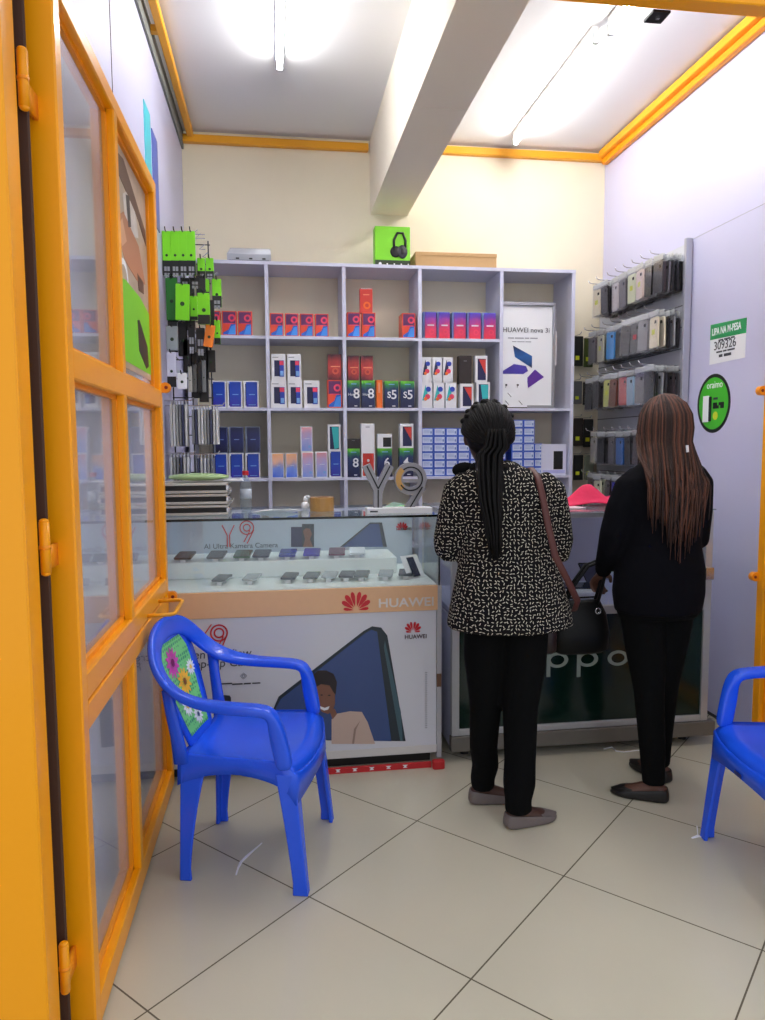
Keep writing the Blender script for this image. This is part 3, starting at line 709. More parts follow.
# ================================================================== LEFT COUNTER
CF, CB, CT = 3.15, 3.75, 1.135
x0, x1 = -0.548, 0.69
lc = empty('display_counter', (0.07, CF, 0), label='left glass display counter with white phone poster front and peach strip', cat='display counter')
def P(mb, name, **k): return mb.build(name, lc, base=lc.location, **k)
LAVB = mat('counter_lavender', (190, 192, 214), 0.45)
P(MB().box((x0, CF+0.012, 0.07), (x1-0.0, CB, 0.82), LAVB), 'cabinet')
P(MB().box((x0+0.02, CF+0.05, 0.0), (x1-0.02, CB-0.03, 0.07), mat('plinth_dark', (40, 36, 34), 0.7)), 'plinth')
P(MB().box((x0, CF, 0.055), (x1, CF+0.02, 0.092), mat('pale_sill', (214, 212, 208), 0.5), 0.002), 'sill')
P(MB().box((x0, CF-0.006, 0.71), (x1+0.004, CF+0.03, 0.822), PEACH, 0.002), 'peach_strip')
P(MB().box((x1, CF-0.003, 0.03), (x1+0.022, CF+0.04, 0.822), mat('post_grey', (176, 176, 180), 0.4), 0.002).box((x1, CF-0.004, 0.36), (x1+0.021, CF-0.002, 0.42), mat('chipped_brown', (110, 80, 60), 0.8)), 'corner_post')
P(MB().box((x0+0.002, CF+0.001, 0.092), (x1-0.002, CF+0.011, 0.709), mat('poster_white', (214, 216, 224), 0.28), 0.0), 'front_poster')
# glass box
for a, b2 in (((x0, CF, 0.822), (x1+0.01, CF+0.005, CT-0.006)), ((x1+0.005, CF+0.006, 0.822), (x1+0.01, CB, CT-0.006))):
    P(MB().box(a, b2, GLASS), 'glass_pane')
P(MB().box((x0, CF-0.004, CT-0.006), (x1+0.014, CB+0.01, CT), glass_mat('top_glass', (0.92, 0.97, 0.965))), 'glass_top')
P(MB().box((x0, CF-0.006, CT-0.009), (x1+0.014, CF-0.003, CT+0.001), mat('glass_edge', (18, 26, 26), 0.15)), 'glass_edge')
P(MB().box((x1+0.008, CF-0.006, 0.822), (x1+0.013, CF-0.001, CT-0.006), mat('glass_edge', (18, 26, 26), 0.15)), 'glass_edge')
P(MB().box((x0, CF+0.005, 0.818), (x1, CB, 0.826), mat('deck_white', (240, 248, 248), 0.3)), 'deck')
P(MB().box((x0+0.0, CF+0.30, 0.827), (x1-0.13, CB-0.01, 0.905), mat('deck_white', (226, 236, 238), 0.3), 0.003), 'display_step')
P(MB().box((x0, CB-0.006, 0.826), (x1, CB, CT-0.008), mat('back_card', (190, 202, 216), 0.5)), 'back_panel')
# printing on front
yp = CF-0.0005
def pp(pts, M, name, Y=yp, dy=0.0014):
    return P(px_poly(pts, Y, dy, M), name)
def z3p(x, y): return (180+x/2.942, 610+y/2.942)
PHB = mat('print_phone_blue', (52, 76, 128), 0.22); PHD = mat('print_phone_dark', (24, 40, 52), 0.3)
pp([z3p(*p) for p in ((250,382),(275,290),(290,255),(540,62),(565,48),(592,52),(610,75),(664,386))], PHD, 'printed_phone', yp, 0.0014)
pp([z3p(*p) for p in ((256,378),(282,290),(296,262),(545,68),(563,58),(580,64),(622,386))], PHB, 'printed_screen', yp-0.0006, 0.0006)
pp([z3p(*p) for p in ((600,110),(603,90),(650,300),(655,385),(648,385))], mat('print_edge_light', (60, 92, 104), 0.3), 'printed_edge', yp-0.0006, 0.0006)
pp([z3p(*p) for p in ((100,382),(100,255),(104,250),(112,250),(112,241),(124,241),(124,250),(146,252),(150,258),(150,382))], mat('print_small_phone', (40, 50, 62), 0.3), 'printed_phone', yp, 0.0014)
pp([z3p(*p) for p in ((398,208),(392,190),(405,178),(430,178),(452,188),(462,212),(458,250),(450,240),(440,222),(415,218),(402,226))], mat('print_hair', (38, 28, 28), 0.5), 'printed_hair', yp-0.0014, 0.001)
pp([z3p(*p) for p in ((402,222),(420,214),(442,218),(456,240),(456,275),(450,296),(436,306),(418,300),(406,284),(400,255))], mat('print_face', (128, 86, 68), 0.5), 'printed_face', yp-0.0012, 0.001)
pp([z3p(*p) for p in ((412,283),(426,288),(440,283),(436,293),(424,296),(414,291))], PAPER, 'printed_smile', yp-0.0018, 0.0008)
for ex in ((412, 250), (434, 251)): pp([z3p(ex[0]+dx, ex[1]+dy) for dx, dy in ((0,0),(5,-2),(10,0),(5,2.5))], BLACK, 'printed_eye', yp-0.0018, 0.0008)
pp([z3p(*p) for p in ((446,322),(462,305),(500,298),(535,300),(552,330),(574,394),(446,394))], mat('print_sweater', (196, 172, 158), 0.6), 'printed_sweater', yp-0.0011, 0.001)
pp([z3p(*p) for p in ((506,394),(512,350),(530,326),(518,352),(512,394))], mat('print_fold', (150, 126, 114), 0.6), 'printed_fold', yp-0.0016, 0.0008)
pp([z3p(*p) for p in ((441,300),(455,290),(462,306),(449,322))], mat('print_face', (128, 86, 68), 0.5), 'printed_neck', yp-0.0013, 0.001)
def ctext(body, px, py, size, M, par=lc, Y=yp-0.001, name='lettering', **k):
    return text(body, PY(px, py, Y), size, M, par, name=name, **k)
DG = mat('print_dark_grey', (60, 62, 72), 0.5)
ctext('Screen FullView', 171, 660, 0.052, DG, shear=0.1); ctext('Pop-Up Camera', 187, 668.5, 0.052, DG, shear=0.1)
bars(PY(213, 685, yp), (1,0,0), 0.006, (0.03, 0.045), DG, lc); bars(PY(232, 685, yp), (1,0,0), 0.006, (0.045, 0.03, 0.035), DG, lc)
def ring(mb, c, r0, r1, M, t=0.0012, n=24, sy=1.0, a0=0, a1=360):
    N = n; full = (a1-a0) >= 360
    pts = []
    for i in range(N if full else N+1):
        a = R_(a0+(a1-a0)*i/N)
        pts.append([(c[0]+r*math.cos(a), c[1]-d, c[2]+r*sy*math.sin(a)) for r, d in ((r0, 0), (r1, 0), (r1, t), (r0, t))])
    mb.loft(pts, M, closed=full)
q = MB(); c = PY(219, 633, yp); ring(q, c, 0.031, 0.038, RED); ring(q, c, 0.016, 0.023, RED)
q.tube([c+Vector((0.034, -0.001, -0.01)), c+Vector((0.005, -0.001, -0.075))], 0.0035, RED, 4, up=(0,1,0)); q.tube([c+Vector((0.018, -0.001, -0.015)), c+Vector((-0.008, -0.001, -0.066))], 0.0035, RED, 4, up=(0,1,0))
c = PY(203, 633, yp)
for s_ in (-1, 1):
    q.tube([c+Vector((s_*0.036, -0.001, 0.036)), c+Vector((s_*0.003, -0.001, -0.01)), c+Vector((s_*0.003, -0.001, -0.066))], 0.0035, RED, 4, up=(0,1,0))
P(q, 'printed_y9')
for (px, py) in ((213, 676), (243.5, 676)):
    q = MB(); c = PY(px, py, yp); ring(q, c, 0.013, 0.0145, DG, n=4); ring(q, c, 0.005, 0.0065, DG, n=12); P(q, 'printed_icon')
def petals(c, s, M, name, par):
    """eight-petal fan logo"""
    q = MB()
    for sg in (-1, 1):
        for ang, ln, wd in ((11, 1.0, 0.115), (33, 0.98, 0.135), (56, 0.88, 0.125), (82, 0.66, 0.085)):
            a = R_(90-sg*ang); dx, dz = math.cos(a), math.sin(a); nx, nz = -dz, dx
            pts = []
            for u, w_ in ((0.18, 0), (0.45, 0.6), (0.75, 1.0), (0.92, 0.8), (1.0, 0.25), (1.0, -0.25), (0.92, -0.8), (0.75, -1.0), (0.45, -0.6)):
                L = u*ln*s; ww = w_*wd*s
                pts.append((c[0]+dx*L+nx*ww+sg*0.015*s, c[1], c[2]+dz*L+nz*ww-0.5*s))
            q.prism(pts, (0, 0.0012, 0), M)
    return q.build(name, par, base=par.location)
petals(PY(356, 601, CF-0.008), 0.082, mat('logo_red', (206, 22, 40), 0.4), 'petal_logo', lc)
petals(PY(413, 627, yp-0.001), 0.048, mat('logo_red', (206, 22, 40), 0.4), 'petal_logo', lc)
ctext('HUAWEI', 378, 607.5, 0.055, mat('letter_pale', (226, 218, 214), 0.3, 0.2), Y=CF-0.0075, sx=1.18, bold=0.0008)
ctext('HUAWEI', 404.5, 639, 0.026, mat('logo_dark', (70, 40, 50), 0.4), bold=0.0005)
q = MB()
for i in range(26): c = PY(425, 673+2.2*i, yp); q.box(c, c+Vector((0.010, -0.001, 0.0035)), GREY)
P(q, 'small_print')
# printing on the back panel inside
yb = CB-0.0075
q = MB()
for c, kind in ((PY(230, 536, yb), 'Y'), (PY(241, 531, yb), '9')):
    if kind == 'Y':
        for s_ in (-1, 1): q.tube([c+Vector((s_*0.030-0.008, 0, 0.055)), c+Vector((s_*0.006-0.008, 0, 0.005)), c+Vector((s_*0.006-0.008, 0, -0.055))], 0.004, RED, 4, up=(0,1,0))
    else:
        c = c+Vector((0.025, 0, 0.02)); c = c+Vector((0.004, 0, -0.004)); ring(q, c, 0.031, 0.037, RED); ring(q, c, 0.014, 0.020, RED)
        q.tube([c+Vector((0.034, 0, -0.012)), c+Vector((0.0, 0, -0.080))], 0.004, RED, 4, up=(0,1,0)); q.tube([c+Vector((0.016, 0, -0.014)), c+Vector((-0.016, 0, -0.072))], 0.004, RED, 4, up=(0,1,0))
P(q, 'printed_y9')
ctext('AI Ultra Kamera Camera', 204, 549.0, 0.036, DG, Y=yb)
pp([(291,527),(302,527),(302,547),(291,547)], NAVY, 'printed_phone', yb, 0.0014)
pp([(302,524),(314,524),(314,547),(302,547)], PHD, 'printed_phone', yb, 0.0014)
pp([(303,531),(306,528),(310,529),(312,534),(310,539),(313,547),(303,547),(305,539)], mat('print_face', (128, 86, 68), 0.5), 'printed_man', yb-0.001, 0.001)
pp([(340,547),(370,522.5),(382,522.5),(387,547)], PHD, 'printed_phone', yb, 0.0014)
pp([(343,547),(370,524),(379,524),(383,547)], PHB, 'printed_screen', yb-0.0006, 0.0006)
petals(PY(402, 526, yb), 0.04, mat('logo_red', (206, 22, 40), 0.4), 'petal_logo', lc)
ctext('HUAWEI', 396, 530.5, 0.022, mat('logo_dark', (70, 40, 50), 0.4), Y=yb)

# ---- phones inside the left counter
def slab_phone(p, w, l, M, scr, label, rz=0.0, tilt=0.0, grp='phones inside the left counter'):
    e = empty('display_phone', p, rz, label=label, cat='phone', group=grp)
    ct, st = math.cos(tilt), math.sin(tilt)
    def T(x, y, z): return (x, y*ct-z*st, y*st+z*ct)
    q = MB(); q.loft([[T(-w/2+i, -l/2, z), T(w/2-i, -l/2, z), T(w/2, -l/2+i, z), T(w/2, l/2-i, z), T(w/2-i, l/2, z), T(-w/2+i, l/2, z), T(-w/2, l/2-i, z), T(-w/2, -l/2+i, z)] for z in (0.0, 0.008) for i in (0.006,)], M)
    q.build('body', e)
    q = MB(); q.add([T(-w/2+0.004, -l/2+0.006, 0.0085), T(w/2-0.004, -l/2+0.006, 0.0085), T(w/2-0.004, l/2-0.006, 0.0085), T(-w/2+0.004, l/2-0.006, 0.0085)], [(0,1,2,3)], scr)
    q.build('screen', e)
    MB().obox(T(0, -l/2+0.02, -0.010), (0.012, 0, 0), (0, 0.008, 0), (0, 0, 0.010), PAPER).build('stand', e)
    return e
DS = mat('screen_dark', (40, 46, 60), 0.15); 
cols = [((30, 38, 52), 'black'), ((86, 84, 88), 'grey'), ((52, 92, 62), 'dark green'), ((50, 54, 76), 'slate'), ((30, 44, 150), 'blue'), ((66, 60, 160), 'violet'), ((110, 60, 84), 'plum'), ((226, 232, 238), 'white')]
for i, (px, (c, nm)) in enumerate(zip((185, 217, 243, 262, 288, 312, 337, 357), cols)):
    p = PZ(px, 549, 0.925)
    p.y = 3.52; p.x = PY(px, 549, 3.52).x
    M = mat('phone_'+nm.replace(' ', '_'), c, 0.2)
    slab_phone((p.x, p.y, 0.926), 0.078, 0.13, M, M, '%s phone on the raised step inside left counter' % nm, R_(-6), R_(6))
for i, px in enumerate((222, 252, 290, 312, 330, 347, 362, 386, 406)):
    p = PY(px, 573, 3.33)
    M = mat('phone_lowgrey%d' % (i % 3), ((96, 104, 110), (170, 178, 182), (60, 66, 76))[i % 3], 0.25)
    slab_phone((p.x, 3.33, 0.827+0.02), 0.065, 0.12, M, M, '%s phone on the low front deck of left counter, %s from left' % (('grey', 'silver', 'dark')[i % 3], ORD[i]), R_(-12), R_(3), 'low row of phones inside the left counter')
e = empty('display_card', PY(417, 578, 3.30), R_(30), label='white tilted display card at the right end inside left counter', cat='card')
e.location.z = 0.827
MB().prism([(-0.05, 0, 0), (0.05, 0, 0), (0.05, 0.06, 0.10), (-0.05, 0.06, 0.10)], (0, 0.003, 0), PAPER).build('card', e)
MB().prism([(-0.02, 0.0, 0.01), (0.02, 0.0, 0.01), (0.02, 0.055, 0.092), (-0.02, 0.055, 0.092)], (0, -0.004, 0.0), mat('phone_slate', (50, 54, 76), 0.2)).build('phone_model', e)

# red packing tape strip at the foot
rs = empty('red_tape_strip', (0.40, CF-0.03, 0), label='red strip with white marks lying along the foot of left counter', cat='strip')
MB().box((-0.22, -0.002, 0.0), (0.26, 0.006, 0.028), RED, 0.001).build('strip', rs)
q = MB()
for i in range(5):
    xx = -0.17+0.075*i; q.prism([(xx, -0.003, 0.008), (xx+0.02, -0.003, 0.008), (xx+0.014, -0.003, 0.014), (xx+0.022, -0.003, 0.021), (xx-0.002, -0.003, 0.021), (xx+0.006, -0.003, 0.014)], (0, 0.001, 0), PAPER)
q.build('white_marks', rs)
MB().box((0.262, -0.03, 0.0), (0.315, 0.0, 0.04), RED, 0.004).build('folded_end', rs)

# ---- things on the left counter's top
for k_ in range(3):
    z = CT+0.002+k_*0.049
    e = empty('display_tray', (-0.35, 3.30, z), label='black display tray with pale metal edge, %s of the stack on left counter' % ('lowest', 'middle', 'topmost')[k_], cat='tray', group='stacked display trays')
    MB().box((-0.16, 0, 0.012), (0.125, 0.26, 0.034), mat('tray_black', (16, 15, 16), 0.5)).build('black_box', e)
    q = MB().box((-0.165, -0.006, 0.0), (0.132, 0.266, 0.012), mat('tray_edge', (190, 186, 180), 0.35, 0.3), 0.002)
    q.build('metal_edge', e)
    MB().box((-0.165, -0.006, 0.034), (0.132, 0.266, 0.045), mat('tray_edge', (190, 186, 180), 0.35, 0.3), 0.002).build('metal_edge', e)
    MB().box((0.125, -0.004, 0.012), (0.135, 0.02, 0.034), CHROME, 0.001).tube([(0.137, 0.005+0.006*math.cos(a*0.7), 0.023+0.010*math.sin(a*0.7)) for a in range(10)], 0.0025, CHROME, 6).build('clasp', e)
zt = CT+0.002+3*0.049
e = empty('wrapped_pack', (-0.36, 3.32, zt), label='green and clear plastic wrapped pack lying on the tray stack', cat='pack')
q = MB(); rings = []
for i in range(13):
    u = i/12; xx = -0.12+0.26*u; s_ = math.sin(math.pi*min(max(u, 0.03), 0.97))**0.4
    rings.append([(xx, 0.08+0.075*s_*math.cos(a)+0.004*math.sin(5*i+a), 0.019+0.018*s_*math.sin(a)) for a in [2*math.pi*k2/12 for k2 in range(12)]])
q.loft(rings, mat('pack_green', (158, 186, 132), 0.35, noise=0.25, nscale=14)); q.build('wrapping', e, smooth=True)
e2 = tag(MB().prism([(-0.24, 3.36, zt+0.001), (-0.15, 3.34, zt+0.001), (-0.16, 3.44, zt+0.001), (-0.24, 3.46, zt+0.001)], (0, 0, 0.004), PAPER).build('paper_sheet', base=(-0.2, 3.4, zt)), 'white paper sticking out from the tray stack top', 'paper')
# bottle
e = empty('water_bottle', (-0.148, 3.50, CT), label='clear plastic water bottle with a red cap on left counter', cat='bottle')
MB().lathe((0,0,0), [(0.001,0.001),(0.022,0.0),(0.027,0.006),(0.027,0.045),(0.025,0.05),(0.027,0.055),(0.027,0.115),(0.024,0.135),(0.014,0.155),(0.011,0.165),(0.011,0.172)], glass_mat('bottle_plastic', (0.82, 0.88, 0.92), 0.05, 0.12)).build('bottle_body', e, smooth=True)
MB().lathe((0,0,0), [(0.0278,0.06),(0.0278,0.105)], mat('bottle_label', (196, 204, 214), 0.5), 24).build('bottle_label', e, smooth=True)
MB().lathe((0,0,0), [(0.001,0.190),(0.013,0.190),(0.0145,0.187),(0.0145,0.170),(0.001,0.170)], mat('cap_red', (200, 26, 40), 0.4)).build('cap', e)
# paper, tape
q = MB().prism([(-0.12, 3.40, CT+0.004), (0.02, 3.36, CT+0.018), (0.10, 3.40, CT+0.008), (0.06, 3.50, CT+0.006), (-0.06, 3.52, CT+0.003)], (0, 0, 0.0015), PAPER)
tag(q.build('paper_sheet', base=(0, 3.4, CT)), 'loose white paper on left counter between the bottle and the brown tape', 'paper')
e = empty('tape_roll', (0.205, 3.45, CT), label='roll of brown packing tape lying on left counter', cat='tape')
q = MB(); n = 28
TAPE = mat('tape_brown', (186, 140, 78), 0.3)
q.loft([[(r*math.cos(2*math.pi*k2/n), r*math.sin(2*math.pi*k2/n), z) for k2 in range(n)] for r, z in ((0.036, 0), (0.056, 0), (0.057, 0.004), (0.057, 0.060), (0.056, 0.064), (0.036, 0.064))], TAPE, caps=False, closed=True)
q.build('tape', e)
q = MB(); q.loft([[(r*math.cos(2*math.pi*k2/n), r*math.sin(2*math.pi*k2/n), z) for k2 in range(n)] for r, z in ((0.033, 0.001), (0.0362, 0.001), (0.0362, 0.063), (0.033, 0.063))], KRAFT, caps=False, closed=True); q.build('cardboard_core', e)
e = empty('crumpled_tissue', (0.128, 3.52, CT), label='small crumpled white tissue beside the brown tape', cat='tissue')
q = MB(); q.ell((0, 0, 0.02), (0.02, 0.016, 0.02), PAPER, 10, 6); q.ell((0.004, 0.004, 0.05), (0.011, 0.011, 0.018), PAPER, 9, 5); q.ell((0.014, 0.0, 0.062), (0.012, 0.009, 0.008), PAPER, 9, 5); q.build('tissue', e, smooth=True)
# Y9 stand
YS = 3.26
ys = empty('letter_stand', (0.54, YS, CT), label='grey freestanding Y9 letters on a white base on left counter', cat='sign')
MB().box((-0.148, -0.03, 0.0), (0.148, 0.05, 0.026), PAPER, 0.002).build('base', ys)
SILV = mat('letter_grey', (158, 158, 164), 0.35, 0.1)
def pl2(pts): return [Vector((p.x-ys.location.x, 0, p.z-CT)) for p in (PY(330+x/6.375, 455+y/6.375, YS) for x, y in pts)]
def stroke(mb, pts, w, d, M, y=0.0, closed=False):
    """flat ribbon of width w along a path in the XZ plane, depth d"""
    L = len(pts); rings = []
    for i, p in enumerate(pts):
        a_ = pts[(i-1) % L] if closed else pts[max(i-1, 0)]; b_ = pts[(i+1) % L] if closed else pts[min(i+1, L-1)]
        t_ = (b_-a_).normalized(); n_ = Vector((-t_.z, 0, t_.x))
        rings.append([p+n_*w/2+Vector((0, y, 0)), p-n_*w/2+Vector((0, y, 0)), p-n_*w/2+Vector((0, y+d, 0)), p+n_*w/2+Vector((0, y+d, 0))])
    mb.loft(rings, M, closed=closed)
A, B, C_, D_ = pl2([(232,65),(307,215),(385,65),(307,350)])
q = MB(); stroke(q, [A, B+Vector((0,0,-0.01))], 0.038, 0.03, SILV, 0.0005); stroke(q, [C_, B+Vector((0,0,-0.01))], 0.038, 0.03, SILV, 0.0); stroke(q, [B+Vector((0,0,0.012)), D_], 0.038, 0.03, SILV, -0.0005)
q.build('letter_y', ys)
q = MB(); 
for p_, q_ in ((A, B), (C_, B), (B, D_)): stroke(q, [p_+(q_-p_)*0.04, q_], 0.0058, 0.002, BLACK, -0.003)
q.build('inlay_line', ys)
cc, rr = pl2([(515,152),(592,152)]); rad = (rr-cc).x
circ = [cc+Vector((rad*math.cos(2*math.pi*i/28), 0, rad*math.sin(2*math.pi*i/28))) for i in range(28)]
q = MB(); stroke(q, circ, 0.036, 0.03, SILV, 0.0, True)
T0, T1 = pl2([(590,200),(500,350)]); stroke(q, [T0, T1], 0.038, 0.03, SILV, 0.0005)
bar = pl2([(465,165),(575,165)]); stroke(q, bar, 0.016, 0.025, SILV, 0.003)
q.build('numeral_9', ys)
ci2 = [cc+Vector((rad*0.95*math.cos(R_(a)), 0, rad*0.95*math.sin(R_(a)))) for a in range(-150, 131, 10)]
q = MB(); stroke(q, ci2, 0.0058, 0.002, BLACK, -0.003); stroke(q, [T0+(T1-T0)*0.02, T1], 0.0058, 0.002, BLACK, -0.003); q.build('inlay_line', ys)
GOLD = mat('gold_inlay', (206, 160, 92), 0.4)
q = MB(); stroke(q, [cc+Vector((rad*1.02*math.cos(R_(a)), 0, rad*1.02*math.sin(R_(a)))) for a in range(130, 231, 10)], 0.024, 0.002, GOLD, -0.0022); q.build('gold_patch', ys)
q = MB().box((-0.135, -0.031, 0.008), (-0.10, -0.030, 0.015), DG); q.build('base_print', ys)
e = empty('green_leaflet', (0.56, 3.45, CT), label='small green and white leaflet behind the Y9 letters', cat='leaflet')
MB().prism([(-0.06, -0.03, 0.002), (0.08, -0.03, 0.003), (0.06, 0.05, 0.012), (-0.05, 0.05, 0.008)], (0, 0, 0.003), mat('leaf_green', (90, 190, 130), 0.5)).build('sheet', e)
MB().prism([(-0.05, 0.02, 0.014), (-0.01, 0.02, 0.035), (0.06, 0.03, 0.018)], (0, 0.006, 0), PAPER).build('flap', e)

# ================================================================== RIGHT COUNTER
x0, x1 = 0.765, 2.02
rc = empty('display_counter', (1.4, CF, 0), label='right counter with dark green front panel and aluminium frame', cat='display counter')
def Q(mb, name, **k): return mb.build(name, rc, base=rc.location, **k)
Y0 = 3.17
Q(MB().box((x0+0.03, Y0+0.012, 0.14), (x1-0.03, Y0+0.017, 0.66), mat('dark_green_panel', (8, 34, 28), 0.14)), 'front_panel')
q = MB()
AL2 = mat('aluminium_pale', (186, 188, 192), 0.35, 0.45)
for a, b2 in (((x0, Y0, 0.1155), (x0+0.035, Y0+0.035, CT-0.0062)), ((x1-0.035, Y0, 0.1155), (x1, Y0+0.035, CT-0.0062)), ((x0+0.0352, Y0+0.001, 0.655), (x1-0.0352, Y0+0.03, 0.695)), ((x0+0.0352, Y0+0.001, 0.1155), (x1-0.0352, Y0+0.03, 0.145)),
              ((x0, CB+0.04, 0.04), (x0+0.03, CB+0.07, CT-0.006)), ((x1-0.03, CB+0.04, 0.04), (x1, CB+0.07, CT-0.006)), ((x0+0.0352, Y0+0.001, CT-0.03), (x1-0.0352, Y0+0.02, CT-0.0062))):
    q.box(a, b2, AL2, 0.002)
Q(q, 'aluminium_frame')
Q(MB().box((x0-0.005, Y0-0.012, 0.045), (x1+0.035, Y0+0.03, 0.115), mat('kick_metal', (120, 116, 110), 0.4, 0.5, noise=0.1, nscale=20), 0.003), 'kick_rail')
Q(MB().box((x0+0.002, Y0+0.036, 0.05), (x0+0.012, CB+0.04, 0.66), LAVB), 'side_panel'); Q(MB().box((x1-0.012, Y0+0.036, 0.05), (x1-0.002, CB+0.04, 0.66), LAVB), 'side_panel')
Q(MB().box((x0+0.01, Y0+0.036, 0.668), (x1-0.01, CB+0.05, 0.69), mat('deck_lilac', (176, 178, 206), 0.4)), 'deck')
Q(MB().box((x0+0.03, CB+0.05, 0.1), (x1-0.03, CB+0.06, CT-0.01), mat('back_lilac', (172, 170, 196), 0.5)), 'back_panel')
Q(MB().box((x0+0.036, Y0+0.01, 0.696), (x1-0.036, Y0+0.015, CT-0.03), GLASS), 'glass_pane')
for xx in (x0+0.004, x1-0.009): Q(MB().box((xx, Y0+0.036, 0.696), (xx+0.005, CB+0.04, CT-0.006), GLASS), 'glass_pane')
Q(MB().box((x0-0.004, Y0-0.006, CT-0.006), (x1+0.006, CB+0.075, CT), glass_mat('top_glass_grey', (0.72, 0.78, 0.80), 0.0, 0.10)), 'glass_top')
Q(MB().box((x1-0.04, Y0-0.012, 0.80), (x1+0.004, Y0, 0.86), CHROME, 0.003), 'lock_clasp')
for xx in (x0+0.08, x1-0.08):
    for yy in (Y0+0.08, CB): Q(MB().tube([(xx, yy, 0), (xx, yy, 0.05)], 0.02, BLACK, 12), 'foot')
# oppo lettering as rings and stems
OP = mat('oppo_grey', (150, 162, 156), 0.35); yo = Y0+0.0115
for px, py, st in ((526, 661, 0), (557.5, 660, 546.8), (587.5, 659, 577), (618, 658, 0)):
    q = MB(); c = PY(px, py, yo); ring(q, c, 0.033, 0.052, OP, 0.0014, 24, 0.70)
    if st:
        a = PY(st, 677, yo); b2 = PY(st, 653, yo); q.box((a.x-0.002, yo-0.0016, a.z), (a.x+0.016, yo, b2.z), OP)
    Q(q, 'lettering_p' if st else 'lettering_o')
# under-glass things
def flat(name, c, w, l, t, M, rz, label, cat, parts=()):
    e = empty(name, c, rz, label=label, cat=cat)
    MB().box((-w/2, -l/2, 0), (w/2, l/2, t), M, min(t*0.3, 0.003)).build('body' if cat != 'paper' else 'sheet', e)
    for nm, mb in parts: mb.build(nm, e)
    return e
flat('document_folder', (1.36, 3.50, 0.692), 0.34, 0.30, 0.03, mat('folder_white', (226, 228, 240), 0.35), R_(4), 'white folder lying inside right counter between the two women', 'folder', (('dark_edge', MB().box((-0.171, -0.152, 0.0), (0.171, -0.150, 0.008), BLACK)),))
flat('tablet', (1.47, 3.50, 0.723), 0.20, 0.14, 0.008, mat('tablet_dark', (54, 56, 78), 0.15), R_(-8), 'dark tablet on the white folder inside right counter', 'tablet', (('screen', MB().box((-0.09, -0.06, 0.008), (0.09, 0.06, 0.0085), mat('screen_dark', (40, 46, 60), 0.12))),))
e = empty('wire_stand', (1.36, 3.72, 0.692), label='dark wire stand leaning inside right counter', cat='stand')
MB().tube([(-0.06, -0.05, 0.004), (0.0, 0.02, 0.10), (0.05, -0.05, 0.004)], 0.004, BLACK, 6).tube([(-0.06, -0.05, 0.004), (0.05, -0.05, 0.004)], 0.004, BLACK, 6).build('wire', e)
e = empty('price_stand', (1.60, 3.60, 0.692), label='small dark triangular holder inside right counter', cat='holder')
MB().prism([(-0.06, 0.0, 0.13), (0.06, 0.0, 0.13), (0.0, 0.0, 0.004)], (0, 0.006, 0), mat('holder_grey', (70, 72, 100), 0.3)).build('face', e)
MB().tube([(-0.06, -0.002, 0.13), (0.06, -0.002, 0.13), (0.0, -0.002, 0.004), (-0.06, -0.002, 0.13)], 0.004, BLACK, 6).build('rim', e)
# pink cloth on top
pc = MB(); nx, ny = 26, 14
MAG = mat('pink_cloth', (212, 36, 84), 0.8, bump=0.3, bscale=40)
vs = []; a0 = PY(558, 508, 3.45).x; a1 = PY(640, 508, 3.45).x
for j in range(ny):
    for i in range(nx):
        u, v = i/(nx-1), j/(ny-1)
        hgt = 0.085*math.exp(-((u-0.40)/0.20)**2-((v-0.5)/0.36)**2)+0.035*math.exp(-((u-0.78)/0.18)**2-((v-0.5)/0.3)**2)
        hgt += 0.014*math.sin(13*u+6*v)*math.sin(math.pi*u)*math.sin(math.pi*v)
        r_ = 1-0.18*abs(math.sin(5*u))
        vs.append((a0+(a1-a0)*u, 3.38+0.24*(v-0.5)*r_+0.12, CT+0.004+max(0, hgt)))
fs = [(j*nx+i, j*nx+i+1, (j+1)*nx+i+1, (j+1)*nx+i) for j in range(ny-1) for i in range(nx-1)]
pc.add(vs, fs, MAG); o = pc.build('folded_cloth', smooth=True, base=(a0+0.1, 3.5, CT)); tag(o, 'crumpled bright pink cloth on right counter between the women', 'cloth')
sm = o.modifiers.new('thick', 'SOLIDIFY'); sm.thickness = 0.004; sm.offset = 1
flat('paper_sheet', (a0+0.03, 3.36, CT+0.001), 0.09, 0.12, 0.004, mat('pale_pink_paper', (232, 200, 210), 0.6), R_(10), 'pale pinkish paper under the edge of pink cloth', 'paper')

# ================================================================== RIGHT WALL RACK
bd = empty('display_board', (RX-0.03, 4.2, 1.1), label='white hook board on the right wall full of phone cases', cat='display board')
MB().box((RX-0.022, 3.84, 0.85), (RX-0.006, BY-0.008, 2.53), mat('board_white', (200, 204, 214), 0.4), 0.002).build('panel', bd, base=bd.location)
q = MB()
for i in range(14): q.box((RX-0.024, 3.85, 0.9+0.118*i), (RX-0.0215, BY-0.01, 0.906+0.118*i), mat('slot_grey', (110, 114, 120), 0.6))
q.build('slots', bd, base=bd.location)
MB().box((RX-0.045, 3.815, 0.85), (RX-0.006, 3.839, 2.55), mat('edge_grey', (176, 178, 190), 0.35, 0.4), 0.003).build('edge_trim', bd, base=bd.location)
rowz = [2.475, 2.175, 1.875, 1.52, 1.245]
hooky = [3.90, 4.005, 4.11, 4.215, 4.32, 4.43, 4.545, 4.66]
hk_names = ['nearest the door', 'second from the near edge', 'third from the near edge', 'fourth from the near edge', 'fifth from the near edge', 'sixth from the near edge', 'seventh from the near edge', 'nearest the shelf']
rn = ['top', 'second', 'third', 'fourth', 'lowest']
